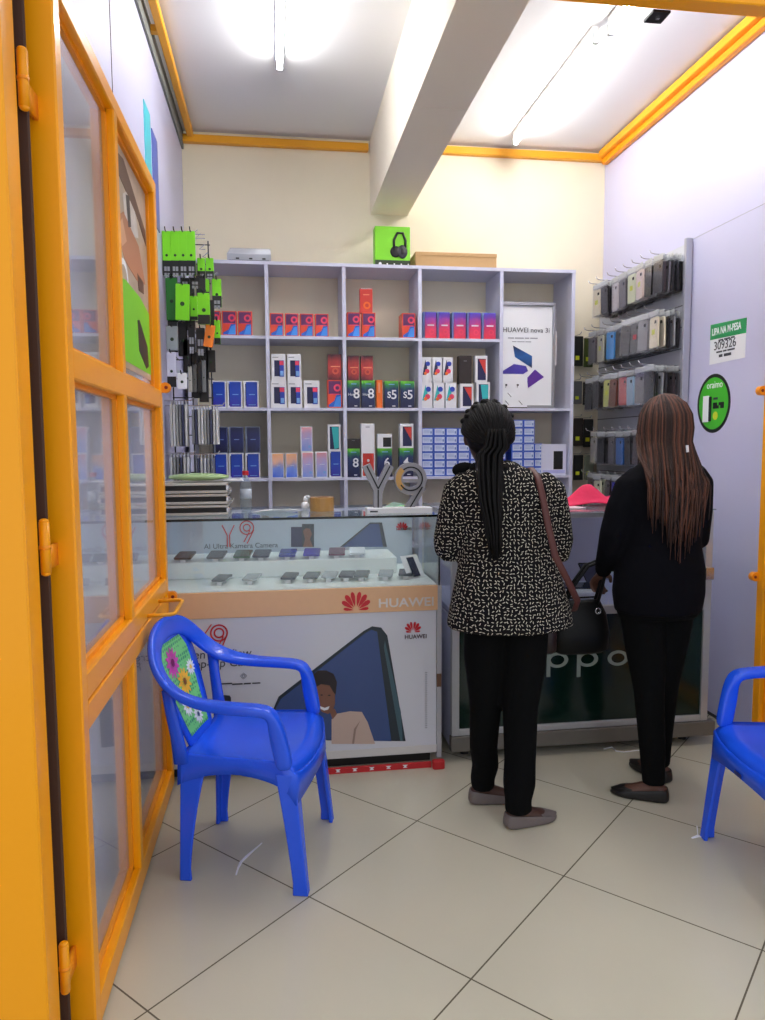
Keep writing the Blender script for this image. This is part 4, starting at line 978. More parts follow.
casecol = [((20, 18, 22), 'black'), ((46, 42, 48), 'charcoal'), ((96, 92, 98), 'grey'), ((28, 24, 30), 'dark'), ((150, 150, 154), 'clear grey'), ((58, 42, 46), 'brown black'), ((20, 18, 22), 'black')]
accents = {(0,2): ((216, 196, 188), 'pale pink', 1), (0,3): ((214, 220, 190), 'pale green', 1), (0,5): ((196, 190, 196), 'pale', 0), (0,7): ((226, 216, 186), 'cream', 1),
           (1,0): ((206, 190, 178), 'cream', 1), (1,2): ((60, 62, 66), 'dark clear', 2), (1,5): ((66, 150, 216), 'sky blue', 0), (1,6): ((190, 190, 170), 'clear', 1),
           (2,2): ((160, 190, 214), 'iridescent', 0), (2,3): ((172, 42, 50), 'red', 0), (2,4): ((110, 64, 50), 'brown', 0), (2,5): ((196, 200, 110), 'yellow', 1),
           (3,4): ((54, 104, 176), 'blue', 0), (3,5): ((90, 100, 116), 'grey', 0), (4,4): ((52, 44, 190), 'violet blue', 0), (4,6): ((160, 172, 140), 'pale green', 0)}
def case_pack(c, M, accent=0, w=0.088, h=0.165, t=0.010):
    """bagged phone case hanging in the plane across the hook (hook along X)"""
    q = MB(); hh_ = h; 
    pr = []
    for a, b2 in ((-1,-1),(1,-1),(1,1),(-1,1)):
        for k2 in range(4):
            an = math.atan2(b2, a)+R_(-45+30*k2); pr.append((a*(w/2-0.012)+0.012*math.cos(an), b2*(h/2-0.012)-h/2+0.012*math.sin(an)-0.03))
    q.prism([(-t/2, y, z) for y, z in pr], (t, 0, 0), M)
    if accent: q.box((-t/2-0.001, -w*0.15, -h*0.75), (-t/2, w*0.22, -h*0.58), mat('tag_yellow', (206, 214, 40), 0.5) if accent == 1 else mat('tag_red', (190, 24, 50), 0.5))
    # clear sleeve with header
    q.box((-t/2-0.0025, -w/2-0.003, -h-0.04), (-t/2-0.0019, w/2+0.003, 0.0), BAG)
    q.box((t/2+0.0005, -w/2-0.003, -h-0.04), (t/2+0.0009, w/2+0.003, 0.0), BAG)
    q.box((-t/2-0.0015, -w/2-0.002, -0.022), (-t/2+0.0005, w/2+0.002, 0.008), mat('header_clear', (200, 204, 206), 0.2))
    q.box((-t/2-0.001, -w*0.32, -h*0.40), (-t/2, -w*0.10, -h*0.30), mat('lens_dark', (8, 8, 10), 0.1))
    return q
PM = {}
seen = {}
for ri, z in enumerate(rowz):
    for hi, y in enumerate(hooky):
        L = 0.13 + 0.025*((hi*3+ri) % 3) + 0.02*(hi > 5)
        xh = RX-0.024
        hk = MB().tube([(xh, y, z), (xh-L-0.03, y, z+0.006), (xh-L-0.05, y, z+0.012), (xh-L-0.056, y, z+0.026)], 0.0026, CHROME, 6)
        tag(hk.build('display_hook', base=(xh, y, z), smooth=True), 'wire hook in the %s row of right board, %s' % (rn[ri], hk_names[hi]), 'hook', 'wire hooks of the right board')
        nP = 6 if (hi+ri) % 2 == 0 else 5
        acc = accents.get((ri, hi))
        for k2 in range(nP):
            first = (k2 >= nP-2) if acc else False
            if first: c, nm, ac = acc; ac = ac if k2 == nP-1 else 0
            else: c, nm = casecol[(hi*2+k2*3+ri) % 7]; ac = 0
            key = (nm, ac)
            if key not in PM:
                PM[key] = case_pack(None, mat('case_'+nm.replace(' ', '_'), c, 0.3), ac).build('phone_case', loc=(0, 0, 0)); o = PM[key]
            else:
                o = PM[key].copy(); COL.objects.link(o)
            o.location = (xh-0.02-k2*(L/nP)-0.004, y+random.uniform(-0.006, 0.006), z-0.004-random.uniform(0, 0.010))
            o.rotation_euler = (random.uniform(-0.05, 0.05), random.uniform(-0.03, 0.03), random.uniform(-0.10, 0.16))
            tag(o, '%s bagged phone case, %s from wall, %s row hook %s' % (nm, ORD[k2], rn[ri], hk_names[hi]), 'phone case', 'phone cases on the %s row of right board' % rn[ri])
# dark packs on the strip of back wall between shelf and board
for i, (xa, xb, ya, yb_, c, nm) in enumerate(((574, 583, 336, 366, (30, 32, 30), 'black'), (584.5, 593, 338, 367, (60, 72, 30), 'olive'), (574, 582, 381, 404, (90, 92, 96), 'grey'), (583.5, 592, 382, 405, (34, 32, 36), 'black'), (574, 583, 418, 446, (44, 38, 34), 'brownish'), (584, 593, 419, 447, (24, 24, 26), 'black'), (574, 583, 455, 480, (26, 28, 26), 'black'), (585, 594, 455, 480, (120, 126, 110), 'pale grey'))):
    A_ = PY(xa, ya, 4.86); B_ = PY(xb, yb_, 4.86); w = B_.x-A_.x; h = A_.z-B_.z
    e = empty('phone_case', ((A_.x+B_.x)/2, 4.86, A_.z), label='%s packed phone case on back wall beside shelf, %s from top, %s' % (nm, ORD[i//2], ('left', 'right')[i % 2]), cat='phone case', group='packs between shelf and right board')
    MB().box((-w/2, 0, -h), (w/2, 0.014, 0), mat('wcase_'+nm, c, 0.3), 0.003).build('case', e)
    MB().box((-w*0.3, -0.001, -h*0.8), (w*0.1, 0, -h*0.66), mat('tag_yellow', (206, 214, 40), 0.5)).build('tag', e)
    MB().tube([(0, 0.088, 0.01), (0, -0.03, 0.01), (0, -0.045, 0.022)], 0.003, CHROME, 6).build('hanger_hook', e)

# ---- paper and round sticker on the right wall
def RWp(x, y): return PX(x, y, RX)
pa = [RWp(711, 325), RWp(747, 317.5), RWp(745, 357.5), RWp(709.5, 365)]
mp = empty('payment_notice', (RX, (pa[0].y+pa[1].y)/2, pa[0].z), label='white notice with green header and handwritten number on right wall', cat='notice')
tl, tr, br, bl = pa
def onpa(u, v): return tl*(1-u)*(1-v)+tr*u*(1-v)+br*u*v+bl*(1-u)*v
MB().prism([tl, tr, br, bl], (-0.001, 0, 0), PAPER).build('sheet', mp, base=mp.location)
MB().prism([onpa(0, 0), onpa(1, 0), onpa(1, 0.38), onpa(0, 0.38)], (-0.0018, 0, 0), mat('notice_green', (34, 150, 84), 0.5)).build('green_header', mp, base=mp.location)
wd = tl.y-tr.y
def rtext(body, p, size, M, par, **k):
    return text(body, Vector((RX-0.0022, p.y, p.z)), size, M, par, rot=LW, **k)
rtext('LIPA NA M-PESA', onpa(0.05, 0.28), 0.050, PAPER, mp, sx=wd*0.9/(0.050*7.9), bold=0.001)
rtext('309326', onpa(0.12, 0.66), 0.062, DG, mp, sx=wd*0.72/(0.062*3.4))
OX = Vector((-0.0008, 0, 0)); OO = Vector((-0.001, 0, 0))
bars(onpa(0.25, 0.45)+OO, (0,-1,0), 0.008, (0.04, 0.05, 0.03), DG, mp, out=OX); bars(onpa(0.2, 0.74)+OO, (0,-1,0), 0.008, (0.05, 0.03, 0.06), DG, mp, out=OX); bars(onpa(0.28, 0.86)+OO, (0,-1,0), 0.014, (0.03, 0.06), DG, mp, out=OX)
oc = RWp(713.5, 403.5); ohh = (RWp(713.5, 374).z-RWp(713.5, 433).z)/2; oww = (RWp(697.5, 404).y-RWp(730.5, 404).y)/2
os_ = empty('round_sticker', oc, label='oval green sticker with black rim on right wall', cat='sticker')
def disc_x(rs, M, t, name):
    n = 40; MB().prism([(oc.x, oc.y+oww*rs*math.cos(2*math.pi*i/n), oc.z+ohh*rs*math.sin(2*math.pi*i/n)) for i in range(n)], (-t, 0, 0), M).build(name, os_, base=os_.location)
disc_x(1.0, BLACK, 0.001, 'rim'); disc_x(0.88, mat('sticker_green', (66, 186, 40), 0.45), 0.0018, 'green_disc')
rtext('oraimo', Vector((RX, oc.y+oww*0.42, oc.z+ohh*0.52)), 0.052, PAPER, os_, sx=oww*0.95/(0.052*2.9))
MB().box((RX-0.004, oc.y+oww*0.62, oc.z-ohh*0.62), (RX-0.0018, oc.y+oww*0.25, oc.z+ohh*0.28), PAPER, 0.0005).build('printed_charger', os_, base=os_.location)
MB().box((RX-0.0045, oc.y+oww*0.25, oc.z-ohh*0.6), (RX-0.0018, oc.y+oww*0.10, oc.z+ohh*0.24), BLACK, 0.0005).build('printed_charger_edge', os_, base=os_.location)
O2 = Vector((-0.0019, 0, 0))
bars(Vector((RX, oc.y-oww*0.0, oc.z+ohh*0.12))+O2, (0,-1,0), 0.012, (0.04,), DG, os_, out=OX); bars(Vector((RX, oc.y-oww*0.0, oc.z-ohh*0.08))+O2, (0,-1,0), 0.016, (0.035, 0.045), BLACK, os_, out=OX); bars(Vector((RX, oc.y-oww*0.0, oc.z-ohh*0.18))+O2, (0,-1,0), 0.016, (0.05, 0.03), BLACK, os_, out=OX)
q = MB(); q.ell((RX-0.002, oc.y-oww*0.15, oc.z-ohh*0.42), (0.001, 0.022, 0.022), mat('tag_yellow', (206, 214, 40), 0.5), 12, 8); q.build('printed_badge', os_, base=os_.location)

# ================================================================== LEFT RACK
KX0, KX1, KY = -0.55, -0.33, 4.08
lr = empty('display_stand', (-0.40, KY, 0), label='dark wire stand of green and black accessory packs in the left back corner', cat='display stand')
q = MB()
for x in (KX0+0.01, KX0+0.11, KX1-0.01): q.tube([(x, KY, 0.0), (x, KY, 2.52)], 0.004, mat('rack_wire', (60, 62, 66), 0.4, 0.6), 6)
for i in range(25): q.tube([(KX0+0.005, KY, 0.1+0.1*i), (KX1, KY, 0.1+0.1*i)], 0.003, mat('rack_wire', (60, 62, 66), 0.4, 0.6), 5)
q.build('wire_grid', lr, base=lr.location)
for px, py in ((196, 232), (199, 236), (203, 247), (206, 255), (212, 261), (216, 275), (221, 300)):
    p = PY(px, py, 4.02); MB().tube([(KX1-0.02, 4.02, p.z-0.012), (p.x-0.02, 4.02, p.z-0.012), (p.x+0.008, 4.02, p.z+0.012)], 0.0026, CHROME, 6).build('side_hook', lr, base=lr.location)
LG = mat('pack_lime', (122, 214, 22), 0.4); 
def fpack(x0, y0, x1, y1, Y, M, low, label, group, lowh=0.27, icons=True, tilt=0.0, name='accessory_pack'):
    a = PY(x0, y1, Y); b2 = PY(x1, y0, Y); w = b2.x-a.x-0.005; h = b2.z-a.z
    e = empty(name, ((a.x+b2.x)/2, Y, b2.z), label=label, cat='accessory pack', group=group)
    e.rotation_euler.y = tilt
    MB().box((-w/2, 0, -h), (w/2, 0.016, 0), M, 0.002).build('card', e)
    if low:
        q = MB().box((-w/2, -0.0015, -h), (w/2, 0.0, -h*(1-lowh)), BLACK)
        if icons:
            for i in (0, 1):
                for j in (0, 1): q.box((-w*0.32+i*w*0.36, -0.003, -h*(1-lowh*(0.14+0.44*j))-0.0), (-w*0.32+i*w*0.36+w*0.28, -0.0015, -h*(1-lowh*(0.14+0.44*j))-h*lowh*0.30+0.0), GREY)
        q.build('dark_base', e)
    MB().ell((0, -0.001, -h*0.55), (w*0.16, 0.0015, w*0.16), mat('dark_dot', (14, 50, 14), 0.5), 12, 6).build('window', e)
    MB().tube([(0, KY-Y+0.0, -0.004), (0, -0.03, -0.004), (0, -0.045, 0.008)], 0.003, BLACK, 6).build('hanger_hook', e)
    return e
gg = 'lime green accessory packs on the left stand'
for i, xx in enumerate((162.5, 171, 179, 187)):
    fpack(xx, 231, xx+8.2, 275, 3.940, LG, True, 'tall lime green pack with black base, %s of four in the top row' % ORD[i], gg, 0.33)
for i, xx in enumerate((197, 205.5)):
    fpack(xx, 258, xx+8.3, 278, 4.000, LG, True, 'short lime green pack right below the top row, %s of two' % ORD[i], gg, 0.35)
for i, (xx, yy, y2) in enumerate(((200, 279, 300), (212, 279, 307))):
    fpack(xx, yy, xx+9.5, y2, 4.000, LG, True, 'lime green pack beside the shelf edge, %s of two above orange one' % ORD[i], gg, 0.4)
for i, xx in enumerate((180, 190)):
    fpack(xx, 278, xx+10, 287, 3.970, BLACK, True, 'small black pack below the tall green row, %s of two' % ORD[i], 'small black packs', 1.0)
fpack(166, 278, 177, 320, 3.820, mat('pack_deepgreen', (24, 110, 30), 0.4), False, 'large dark green pack nearest the door on left stand', gg)
fpack(176, 284, 190, 320, 3.760, LG, False, 'large bulging lime green pack in the middle of left stand', gg, tilt=R_(2))
fpack(190, 296, 197.5, 320, 3.810, LG, True, 'slim lime green pack in the middle of left stand', gg, 0.15, False)
fpack(197.5, 293, 210, 324, 3.740, LG, True, 'wide lime green pack with black base above the orange one', gg, 0.3, False)
fpack(206, 325, 216, 347, 3.790, mat('pack_orange', (240, 128, 36), 0.4), False, 'tilted orange pack low on the left stand', 'odd packs on the left stand', tilt=R_(9))
fpack(214, 320, 220.5, 344, 3.860, LG, True, 'narrow lime green pack right behind the orange one', gg, 0.25, False)
for i, (xx, x2, y1_, y2_, c, nm) in enumerate(((166, 178, 326, 350, (150, 160, 160), 'silvery'), (188, 195, 326, 350, (30, 30, 32), 'black'), (196, 205, 328, 352, (46, 46, 50), 'charcoal'))):
    fpack(xx, y1_, x2, y2_, 3.800+0.01*i, mat('pack_'+nm, c, 0.3), i > 0, '%s pack hanging below the green ones on left stand' % nm, 'odd packs on the left stand', 0.9)
fpack(167, 352, 176, 387, 3.760, mat('pack_whiteblue', (206, 208, 226), 0.4), True, 'white and blue pack beside the orange door lug', 'white packs on the left stand', 0.3, False)
fpack(177, 373, 187, 389, 3.780, PAPER, False, 'short white pack beside the white and blue one', 'white packs on the left stand')
for i in range(4):
    fpack(188+i*4.6, 366-i*2, 192+i*4.6, 392, 3.840+0.02*i, mat('pack_shade%d' % i, ((180, 178, 170), (90, 92, 92), (34, 34, 36), (130, 134, 136))[i], 0.3), False, '%s slim pack in the middle of left stand' % ('cream', 'grey', 'black', 'steel')[i], 'slim packs on the left stand')
k_ = 0
for xx, ya, yb_ in ((168, 320, 352), (178, 322, 356), (183, 340, 372), (199, 345, 378), (206, 350, 372), (168, 276, 322), (185, 285, 330), (196, 276, 300), (205, 300, 330), (191, 352, 398), (199, 372, 402)):
    fpack(xx, ya, xx+9.5, yb_, 3.97, mat('pack_black', (24, 24, 27), 0.3), False, 'black pack hanging behind the front ones on left stand, %s of many' % (ORD+['eleventh'])[k_], 'black packs behind on left stand'); k_ += 1

# edge-on case stacks on the left wall
gi = 0
for (xa, xb, ya, yb_, Y, names) in ((169, 188, 402, 444, 3.84, 'second lowest group nearest the door'), (191, 219, 407, 442, 3.86, 'second lowest group beside the shelf'), (169, 190, 455, 481, 3.84, 'lowest group nearest the door'), (196, 214, 456, 480, 3.86, 'lowest group beside the shelf')):
    n_ = int((xb-xa)/3.1)
    A_ = PY(xa, ya, Y); B_ = PY(xb, yb_, Y)
    hk = MB().tube([(LX+0.001, Y+0.03, A_.z+0.008), (B_.x+0.02, Y+0.03, A_.z+0.01), (B_.x+0.03, Y+0.03, A_.z+0.025)], 0.003, CHROME, 6)
    tag(hk.build('display_hook', base=(LX, Y, A_.z)), 'steel hook on left wall, %s' % names, 'hook', 'hooks on the left wall')
    for i in range(n_):
        xx = A_.x+(B_.x-A_.x)*(i+0.5)/n_
        c, nm = (((196, 196, 192), 'pale'), ((120, 122, 126), 'grey'), ((206, 208, 210), 'pale'), ((60, 64, 90), 'dark blue'), ((160, 162, 160), 'grey'))[(i*2+gi) % 5]
        q = MB().box((-0.0055, 0, B_.z-A_.z), (0.0055, 0.085, 0), mat('lcase_'+nm+str((i*2+gi) % 5), c, 0.3), 0.002)
        q.box((-0.0015, 0.02, 0.0), (0.0015, 0.07, 0.018), mat('header_clear', (190, 194, 196), 0.25))
        o = q.build('phone_case', loc=(xx, Y, A_.z-0.012))
        tag(o, '%s phone case edge-on, %s from left, %s' % (nm, ORD[i], names), 'phone case', 'edge-on cases on the left wall')
    gi += 1

# ================================================================== CHAIRS
BLUE = mat('blue_plastic', (26, 88, 240), 0.24, spec=0.6)
def flowerprint():
    M = bpy.data.materials.new('dotted_green_print'); M.use_nodes = True; nt = M.node_tree; b = nt.nodes['Principled BSDF']; b.inputs['Roughness'].default_value = 0.3
    tc = nt.nodes.new('ShaderNodeTexCoord'); v = nt.nodes.new('ShaderNodeTexVoronoi'); v.inputs['Scale'].default_value = 62; v.inputs['Randomness'].default_value = 0.15
    nt.links.new(tc.outputs['Object'], v.inputs['Vector'])
    k = node_math(nt, 'LESS_THAN', v.outputs['Distance'], 0.36)
    mx = nt.nodes.new('ShaderNodeMix'); mx.data_type = 'RGBA'; mx.inputs[6].default_value = lin((120, 214, 130))+(1,); mx.inputs[7].default_value = lin((40, 150, 110))+(1,)
    nt.links.new(k, mx.inputs[0]); nt.links.new(mx.outputs[2], b.inputs['Base Color']); return M
DOTG = flowerprint()
def make_chair(loc, rz, label, slot=False):
    e = empty('plastic_armchair', loc, rz, label=label, cat='chair')
    # seat shell
    q = MB(); nx, ny = 22, 20; vs = []
    def sw(u): return 0.195+0.045*u           # half width from back (u=0) to front (u=1)
    def seatz(u, v):
        z = 0.425-0.026*math.sin(math.pi*min(1, u*1.1))*(1-v*v)
        z += 0.012*abs(v)**4
        if u > 0.86: z -= 0.030*((u-0.86)/0.14)**2
        return z
    for i in range(nx+1):
        u = i/nx
        for j in range(ny+1):
            v = -1+2*j/ny
            x = -0.21+0.43*u-0.035*(v*v)*(1 if u > 0.5 else 0)*u
            vs.append((x, v*sw(u), seatz(u, v)))
    fs = [(i*(ny+1)+j, (i+1)*(ny+1)+j, (i+1)*(ny+1)+j+1, i*(ny+1)+j+1) for i in range(nx) for j in range(ny)]
    q.add(vs, fs, BLUE); o = q.build('seat', e, smooth=True); sm = o.modifiers.new('t', 'SOLIDIFY'); sm.thickness = 0.006; sm.offset = -1
    # apron all round, arched between legs
    q = MB()
    def edge(u, v): return Vector((-0.21+0.43*u-0.035*(v*v)*(1 if u > 0.5 else 0)*u, v*sw(u), seatz(u, v)))
    loop = [edge(i/16, -1) for i in range(17)]+[edge(1, -1+2*j/16) for j in range(1, 17)]+[edge(1-i/16, 1) for i in range(1, 17)]+[edge(0, 1-2*j/16) for j in range(1, 16)]
    N = len(loop); rings = []
    for i, p in enumerate(loop):
        seg = i % 16; s_ = min(seg, 16-seg)/8.0; dep = 0.052+0.055*(1-s_)**2.2
        cdir = Vector((p.x-0.0, p.y, 0)).normalized()
        rings.append([p+Vector((0,0,0.001)), p+cdir*0.006+Vector((0,0,-0.006)), p+cdir*0.010+Vector((0,0,-dep)), p+cdir*0.004+Vector((0,0,-dep)), p-cdir*0.002+Vector((0,0,-0.008))])
    q.loft(rings, BLUE, closed=True); o = q.build('apron', e, smooth=True)
    # legs
    for sy in (-1, 1):
        for fx in (1, 0):
            top = Vector((0.165, sy*0.232, 0.40)) if fx else Vector((-0.185, sy*0.192, 0.40))
            bot = Vector((0.205, sy*0.238, 0.0)) if fx else Vector((-0.20, sy*0.19, 0.0))
            rings = []
            for k2 in range(11):
                t_ = k2/10; c = top.lerp(bot, t_)
                wx = (0.010 if fx else 0.030)*(1-t_)**1.8+ (0.027 if fx else 0.021); wy = 0.020*(1-t_)+0.020
                if k2 == 10: wx += 0.003; wy += 0.003
                sx_ = 1 if fx else -1
                # angle section: outer faces flush, inner corner hollow
                ox, oy = c.x+sx_*0.02, c.y+sy*0.012
                pts = [(ox, oy), (ox-sx_*wx*1.7, oy), (ox-sx_*wx*1.7, oy-sy*0.014), (ox-sx_*0.016, oy-sy*0.016), (ox-sx_*0.014, oy-sy*wy*1.6), (ox, oy-sy*wy*1.6)]
                rings.append([(p_[0], p_[1], c.z) for p_ in pts])
            o = MB().loft(rings, BLUE).build('leg', e); bv = o.modifiers.new('b', 'BEVEL'); bv.width = 0.004; bv.segments = 2; autosmooth(o, 50)
    # hoop: back rim that runs on into both arms and down to the front legs
    half = [(-0.325, 0.0, 0.808), (-0.322, 0.07, 0.802), (-0.310, 0.135, 0.780), (-0.290, 0.182, 0.740), (-0.258, 0.210, 0.692), (-0.205, 0.229, 0.650), (-0.14, 0.243, 0.626), (-0.06, 0.250, 0.616), (0.02, 0.252, 0.613), (0.080, 0.250, 0.611), (0.112, 0.248, 0.602), (0.126, 0.247, 0.575), (0.134, 0.245, 0.53), (0.146, 0.242, 0.47), (0.156, 0.238, 0.41)]
    path = [Vector((x, -y, z)) for x, y, z in reversed(half)]+[Vector(p_) for p_ in half[1:]]
    M_ = len(path); rings = []
    for i, p in enumerate(path):
        t_ = (path[min(i+1, M_-1)]-path[max(i-1, 0)]).normalized()
        k2 = abs(i-(M_-1)/2)/((M_-1)/2)          # 0 at the crown, 1 at the arm foot
        outward = Vector((p.x*0.2-0.03 if k2 < 0.5 else 0.0, p.y, 0.06 if k2 < 0.45 else 0.0))
        if k2 < 0.42:                             # back rim: wide face looks forward
            n_ = Vector((1, 0, 0.22)); n_ = (n_-t_*n_.dot(t_)).normalized(); s_ = t_.cross(n_); w_, th = 0.038, 0.014
        elif k2 < 0.75:                           # arm: wide face looks up
            bl = min(1, (k2-0.42)/0.12); n_ = Vector((1-bl, 0, 0.22+bl)); n_ = (n_-t_*n_.dot(t_)).normalized(); s_ = t_.cross(n_); w_, th = 0.030, 0.018
        else:                                     # arm post: wide face looks outward/front
            bl = min(1, (k2-0.75)/0.10); n_ = Vector((bl, 0, 1.0*(1-bl)+0.05)); n_ = (n_-t_*n_.dot(t_)).normalized(); s_ = t_.cross(n_); w_, th = 0.030-0.008*bl, 0.018+0.010*bl
        ring_ = []
        for a in range(12):
            an = 2*math.pi*(a+0.5)/12; ca, sa = math.cos(an), math.sin(an)
            ca = math.copysign(abs(ca)**0.6, ca); sa = math.copysign(abs(sa)**0.6, sa)
            ring_.append(p+s_*ca*w_+n_*sa*th)
        rings.append(ring_)
    o = MB().loft(rings, BLUE).build('arm_frame', e, smooth=True); sd = o.modifiers.new('s', 'SUBSURF'); sd.levels = 1; sd.render_levels = 2
    # back splat
    def bp(u, v):      # u 0..1 up, v -1..1 across
        hw = 0.105+0.060*math.sin(math.pi*0.5*min(1, u*1.15))-0.085*max(0, u-0.72)**1.5*4
        x = -0.200-0.120*u-0.014*(1-v*v)*math.sin(math.pi*u)
        return Vector((x, v*hw, 0.41+0.380*u))
    q = MB(); nu, nv = 16, 10
    vs = [bp(i/nu, -1+2*j/nv) for i in range(nu+1) for j in range(nv+1)]
    q.add(vs, [(i*(nv+1)+j, (i+1)*(nv+1)+j, (i+1)*(nv+1)+j+1, i*(nv+1)+j+1) for i in range(nu) for j in range(nv)], BLUE)
    o = q.build('backrest', e, smooth=True); sm = o.modifiers.new('t', 'SOLIDIFY'); sm.thickness = 0.009; sm.offset = 0
    for sy in (-1, 1):
        MB().tube([(-0.200, sy*0.200, 0.405), (-0.212, sy*0.206, 0.50), (-0.225, sy*0.214, 0.58), (-0.232, sy*0.218, 0.655)], [0.028, 0.022, 0.020, 0.022], BLUE, 10, flat=0.010, up=(0,1,0)).build('back_upright', e, smooth=True)
    # flower print inlay
    q = MB()
    def fp(u, v): p = bp(0.10+0.83*u, v*0.72*(1 if u < 0.85 else 1-0.9*(u-0.85)**1.2*2)); return p+Vector((0.0065, 0, 0))
    nu, nv = 14, 8
    q.add([fp(i/nu, -1+2*j/nv) for i in range(nu+1) for j in range(nv+1)], [(i*(nv+1)+j, (i+1)*(nv+1)+j, (i+1)*(nv+1)+j+1, i*(nv+1)+j+1) for i in range(nu) for j in range(nv)], DOTG)
    for u0, v0, r0, c, cc_ in ((0.76, -0.25, 0.055, (214, 74, 180), (120, 20, 90)), (0.50, 0.15, 0.050, (246, 190, 50), (130, 80, 20)), (0.27, -0.25, 0.038, (240, 244, 250), (240, 200, 60)), (0.12, 0.25, 0.034, (236, 240, 250), (30, 60, 120)), (0.60, 0.72, 0.03, (236, 240, 250), (240, 200, 60)), (0.40, -0.55, 0.028, (90, 150, 230), (250, 250, 250))):
        MP = mat('petal_%d_%d_%d' % c, c, 0.35); MC = mat('petalc_%d_%d_%d' % cc_, cc_, 0.35)
        c0 = bp(0.10+0.83*u0, v0*0.8)
        tU = (bp(0.10+0.83*u0+0.02, v0*0.8)-c0).normalized(); tV = (bp(0.10+0.83*u0, v0*0.8+0.05)-c0).normalized(); nn = Vector((1, 0, 0.2)).normalized()
        for k2 in range(12):
            a = 2*math.pi*k2/12; d_ = tV*math.cos(a)+tU*math.sin(a); s_ = tV*-math.sin(a)+tU*math.cos(a)
            o_ = c0+nn*(0.0085+0.0004*(k2 % 2))
            q.add([o_+d_*r0*0.15, o_+d_*r0*0.6+s_*r0*0.17, o_+d_*r0+s_*r0*0.06, o_+d_*r0-s_*r0*0.06, o_+d_*r0*0.6-s_*r0*0.17], [(0, 1, 2, 3, 4)], MP)
        q.add([c0+nn*0.0098+(tV*math.cos(2*math.pi*k2/10)+tU*math.sin(2*math.pi*k2/10))*r0*0.26 for k2 in range(10)], [tuple(range(10))], MC)
    o = q.build('flower_print', e); o['label'] = 'printed panel of pink, yellow and white flowers on dotted green'
    if slot:
        MB().box((0.226, -0.02, 0.345), (0.232, 0.02, 0.357), mat('slot_navy', (10, 24, 100), 0.4)).build('moulded_mark', e)
    return e
make_chair((-0.085, 2.545, 0), R_(-14), 'blue plastic armchair with flower print back standing before left counter')
make_chair((1.715, 2.130, 0), R_(175), 'blue plastic armchair cut by the right edge of photo, beside right door', True)

# ---- bits on the floor
q = MB(); pts = [PZ(x, y, 0.003) for x, y in ((262, 843), (255, 849), (247, 856), (241, 862), (238, 868), (236, 875))]
q.tube(pts, [0.002, 0.004, 0.006, 0.006, 0.004, 0.003], PAPER, 6, flat=0.002); tag(q.build('plastic_strip', base=pts[2]), 'short curved white strip lying on the floor under the left chair', 'strip')
q = MB(); pts = [PZ(x, y, 0.003) for x, y in ((692, 838), (698, 836), (703, 837))]
q.tube(pts, [0.004, 0.008, 0.006], PAPER, 6, flat=0.002).tube([pts[1], PZ(697, 826, 0.02)], 0.002, PAPER, 5)
tag(q.build('paper_scrap', base=pts[1]), 'tiny white paper scrap beside the foot of right chair', 'scrap')
q = MB(); pts = [PZ(x, y, 0.003) for x, y in ((604, 749), (612, 747), (616, 751), (624, 752), (640, 750))]
q.tube(pts, 0.003, PAPER, 6); tag(q.build('cable_end', base=pts[1]), 'thin white cable end on the floor before right counter', 'cable')

# ================================================================== PEOPLE
def remesh(o, vox, sm_it=6, fac=0.5):
    r = o.modifiers.new('union', 'REMESH'); r.mode = 'VOXEL'; r.voxel_size = vox; r.use_smooth_shade = True
    if sm_it:
        s_ = o.modifiers.new('soft', 'SMOOTH'); s_.iterations = sm_it; s_.factor = fac
    return o
def ringz(c, rx, ry, n=24, pw=1.0):
    out = []
    for k2 in range(n):
        a = 2*math.pi*k2/n; ca, sa = math.cos(a), math.sin(a)
        ca = math.copysign(abs(ca)**pw, ca); sa = math.copysign(abs(sa)**pw, sa)
        out.append((c[0]+rx*ca, c[1]+ry*sa, c[2]))
    return out
def head_mesh(q, c, M, yaw=0.0):
    """head of 0.215 m, face towards +Y before yaw; c = centre"""
    Rt = Matrix.Rotation(yaw, 3, 'Z')
    prof = [(-0.112, 0.022, 0.030, 0.045), (-0.100, 0.042, 0.052, 0.032), (-0.075, 0.056, 0.072, 0.016), (-0.045, 0.066, 0.084, 0.006), (-0.01, 0.073, 0.092, 0.0), (0.03, 0.077, 0.097, -0.004), (0.06, 0.074, 0.094, -0.006), (0.085, 0.060, 0.078, -0.006), (0.102, 0.038, 0.050, -0.004), (0.110, 0.012, 0.018, -0.002)]
    rings = []
    for z, rx, ry, yc in prof:
        rings.append([Vector(c)+Rt @ Vector((rx*math.cos(a), yc+ry*math.sin(a), z)) for a in [2*math.pi*k2/24 for k2 in range(24)]])
    q.loft(rings, M)
    def E(p, r): q.ell(Vector(c)+Rt @ Vector(p), r, M, 12, 8, Rt)
    E((0, 0.095, -0.012), (0.011, 0.016, 0.024)); E((0, 0.104, -0.028), (0.017, 0.014, 0.010))
    E((0, 0.088, -0.058), (0.024, 0.010, 0.007)); E((0, 0.087, -0.068), (0.021, 0.010, 0.007)); E((0, 0.074, -0.098), (0.020, 0.014, 0.014))
    E((-0.076, -0.004, -0.012), (0.010, 0.018, 0.030)); E((0.076, -0.004, -0.012), (0.010, 0.018, 0.030))
    E((-0.032, 0.074, 0.022), (0.024, 0.012, 0.008)); E((0.032, 0.074, 0.022), (0.024, 0.012, 0.008))
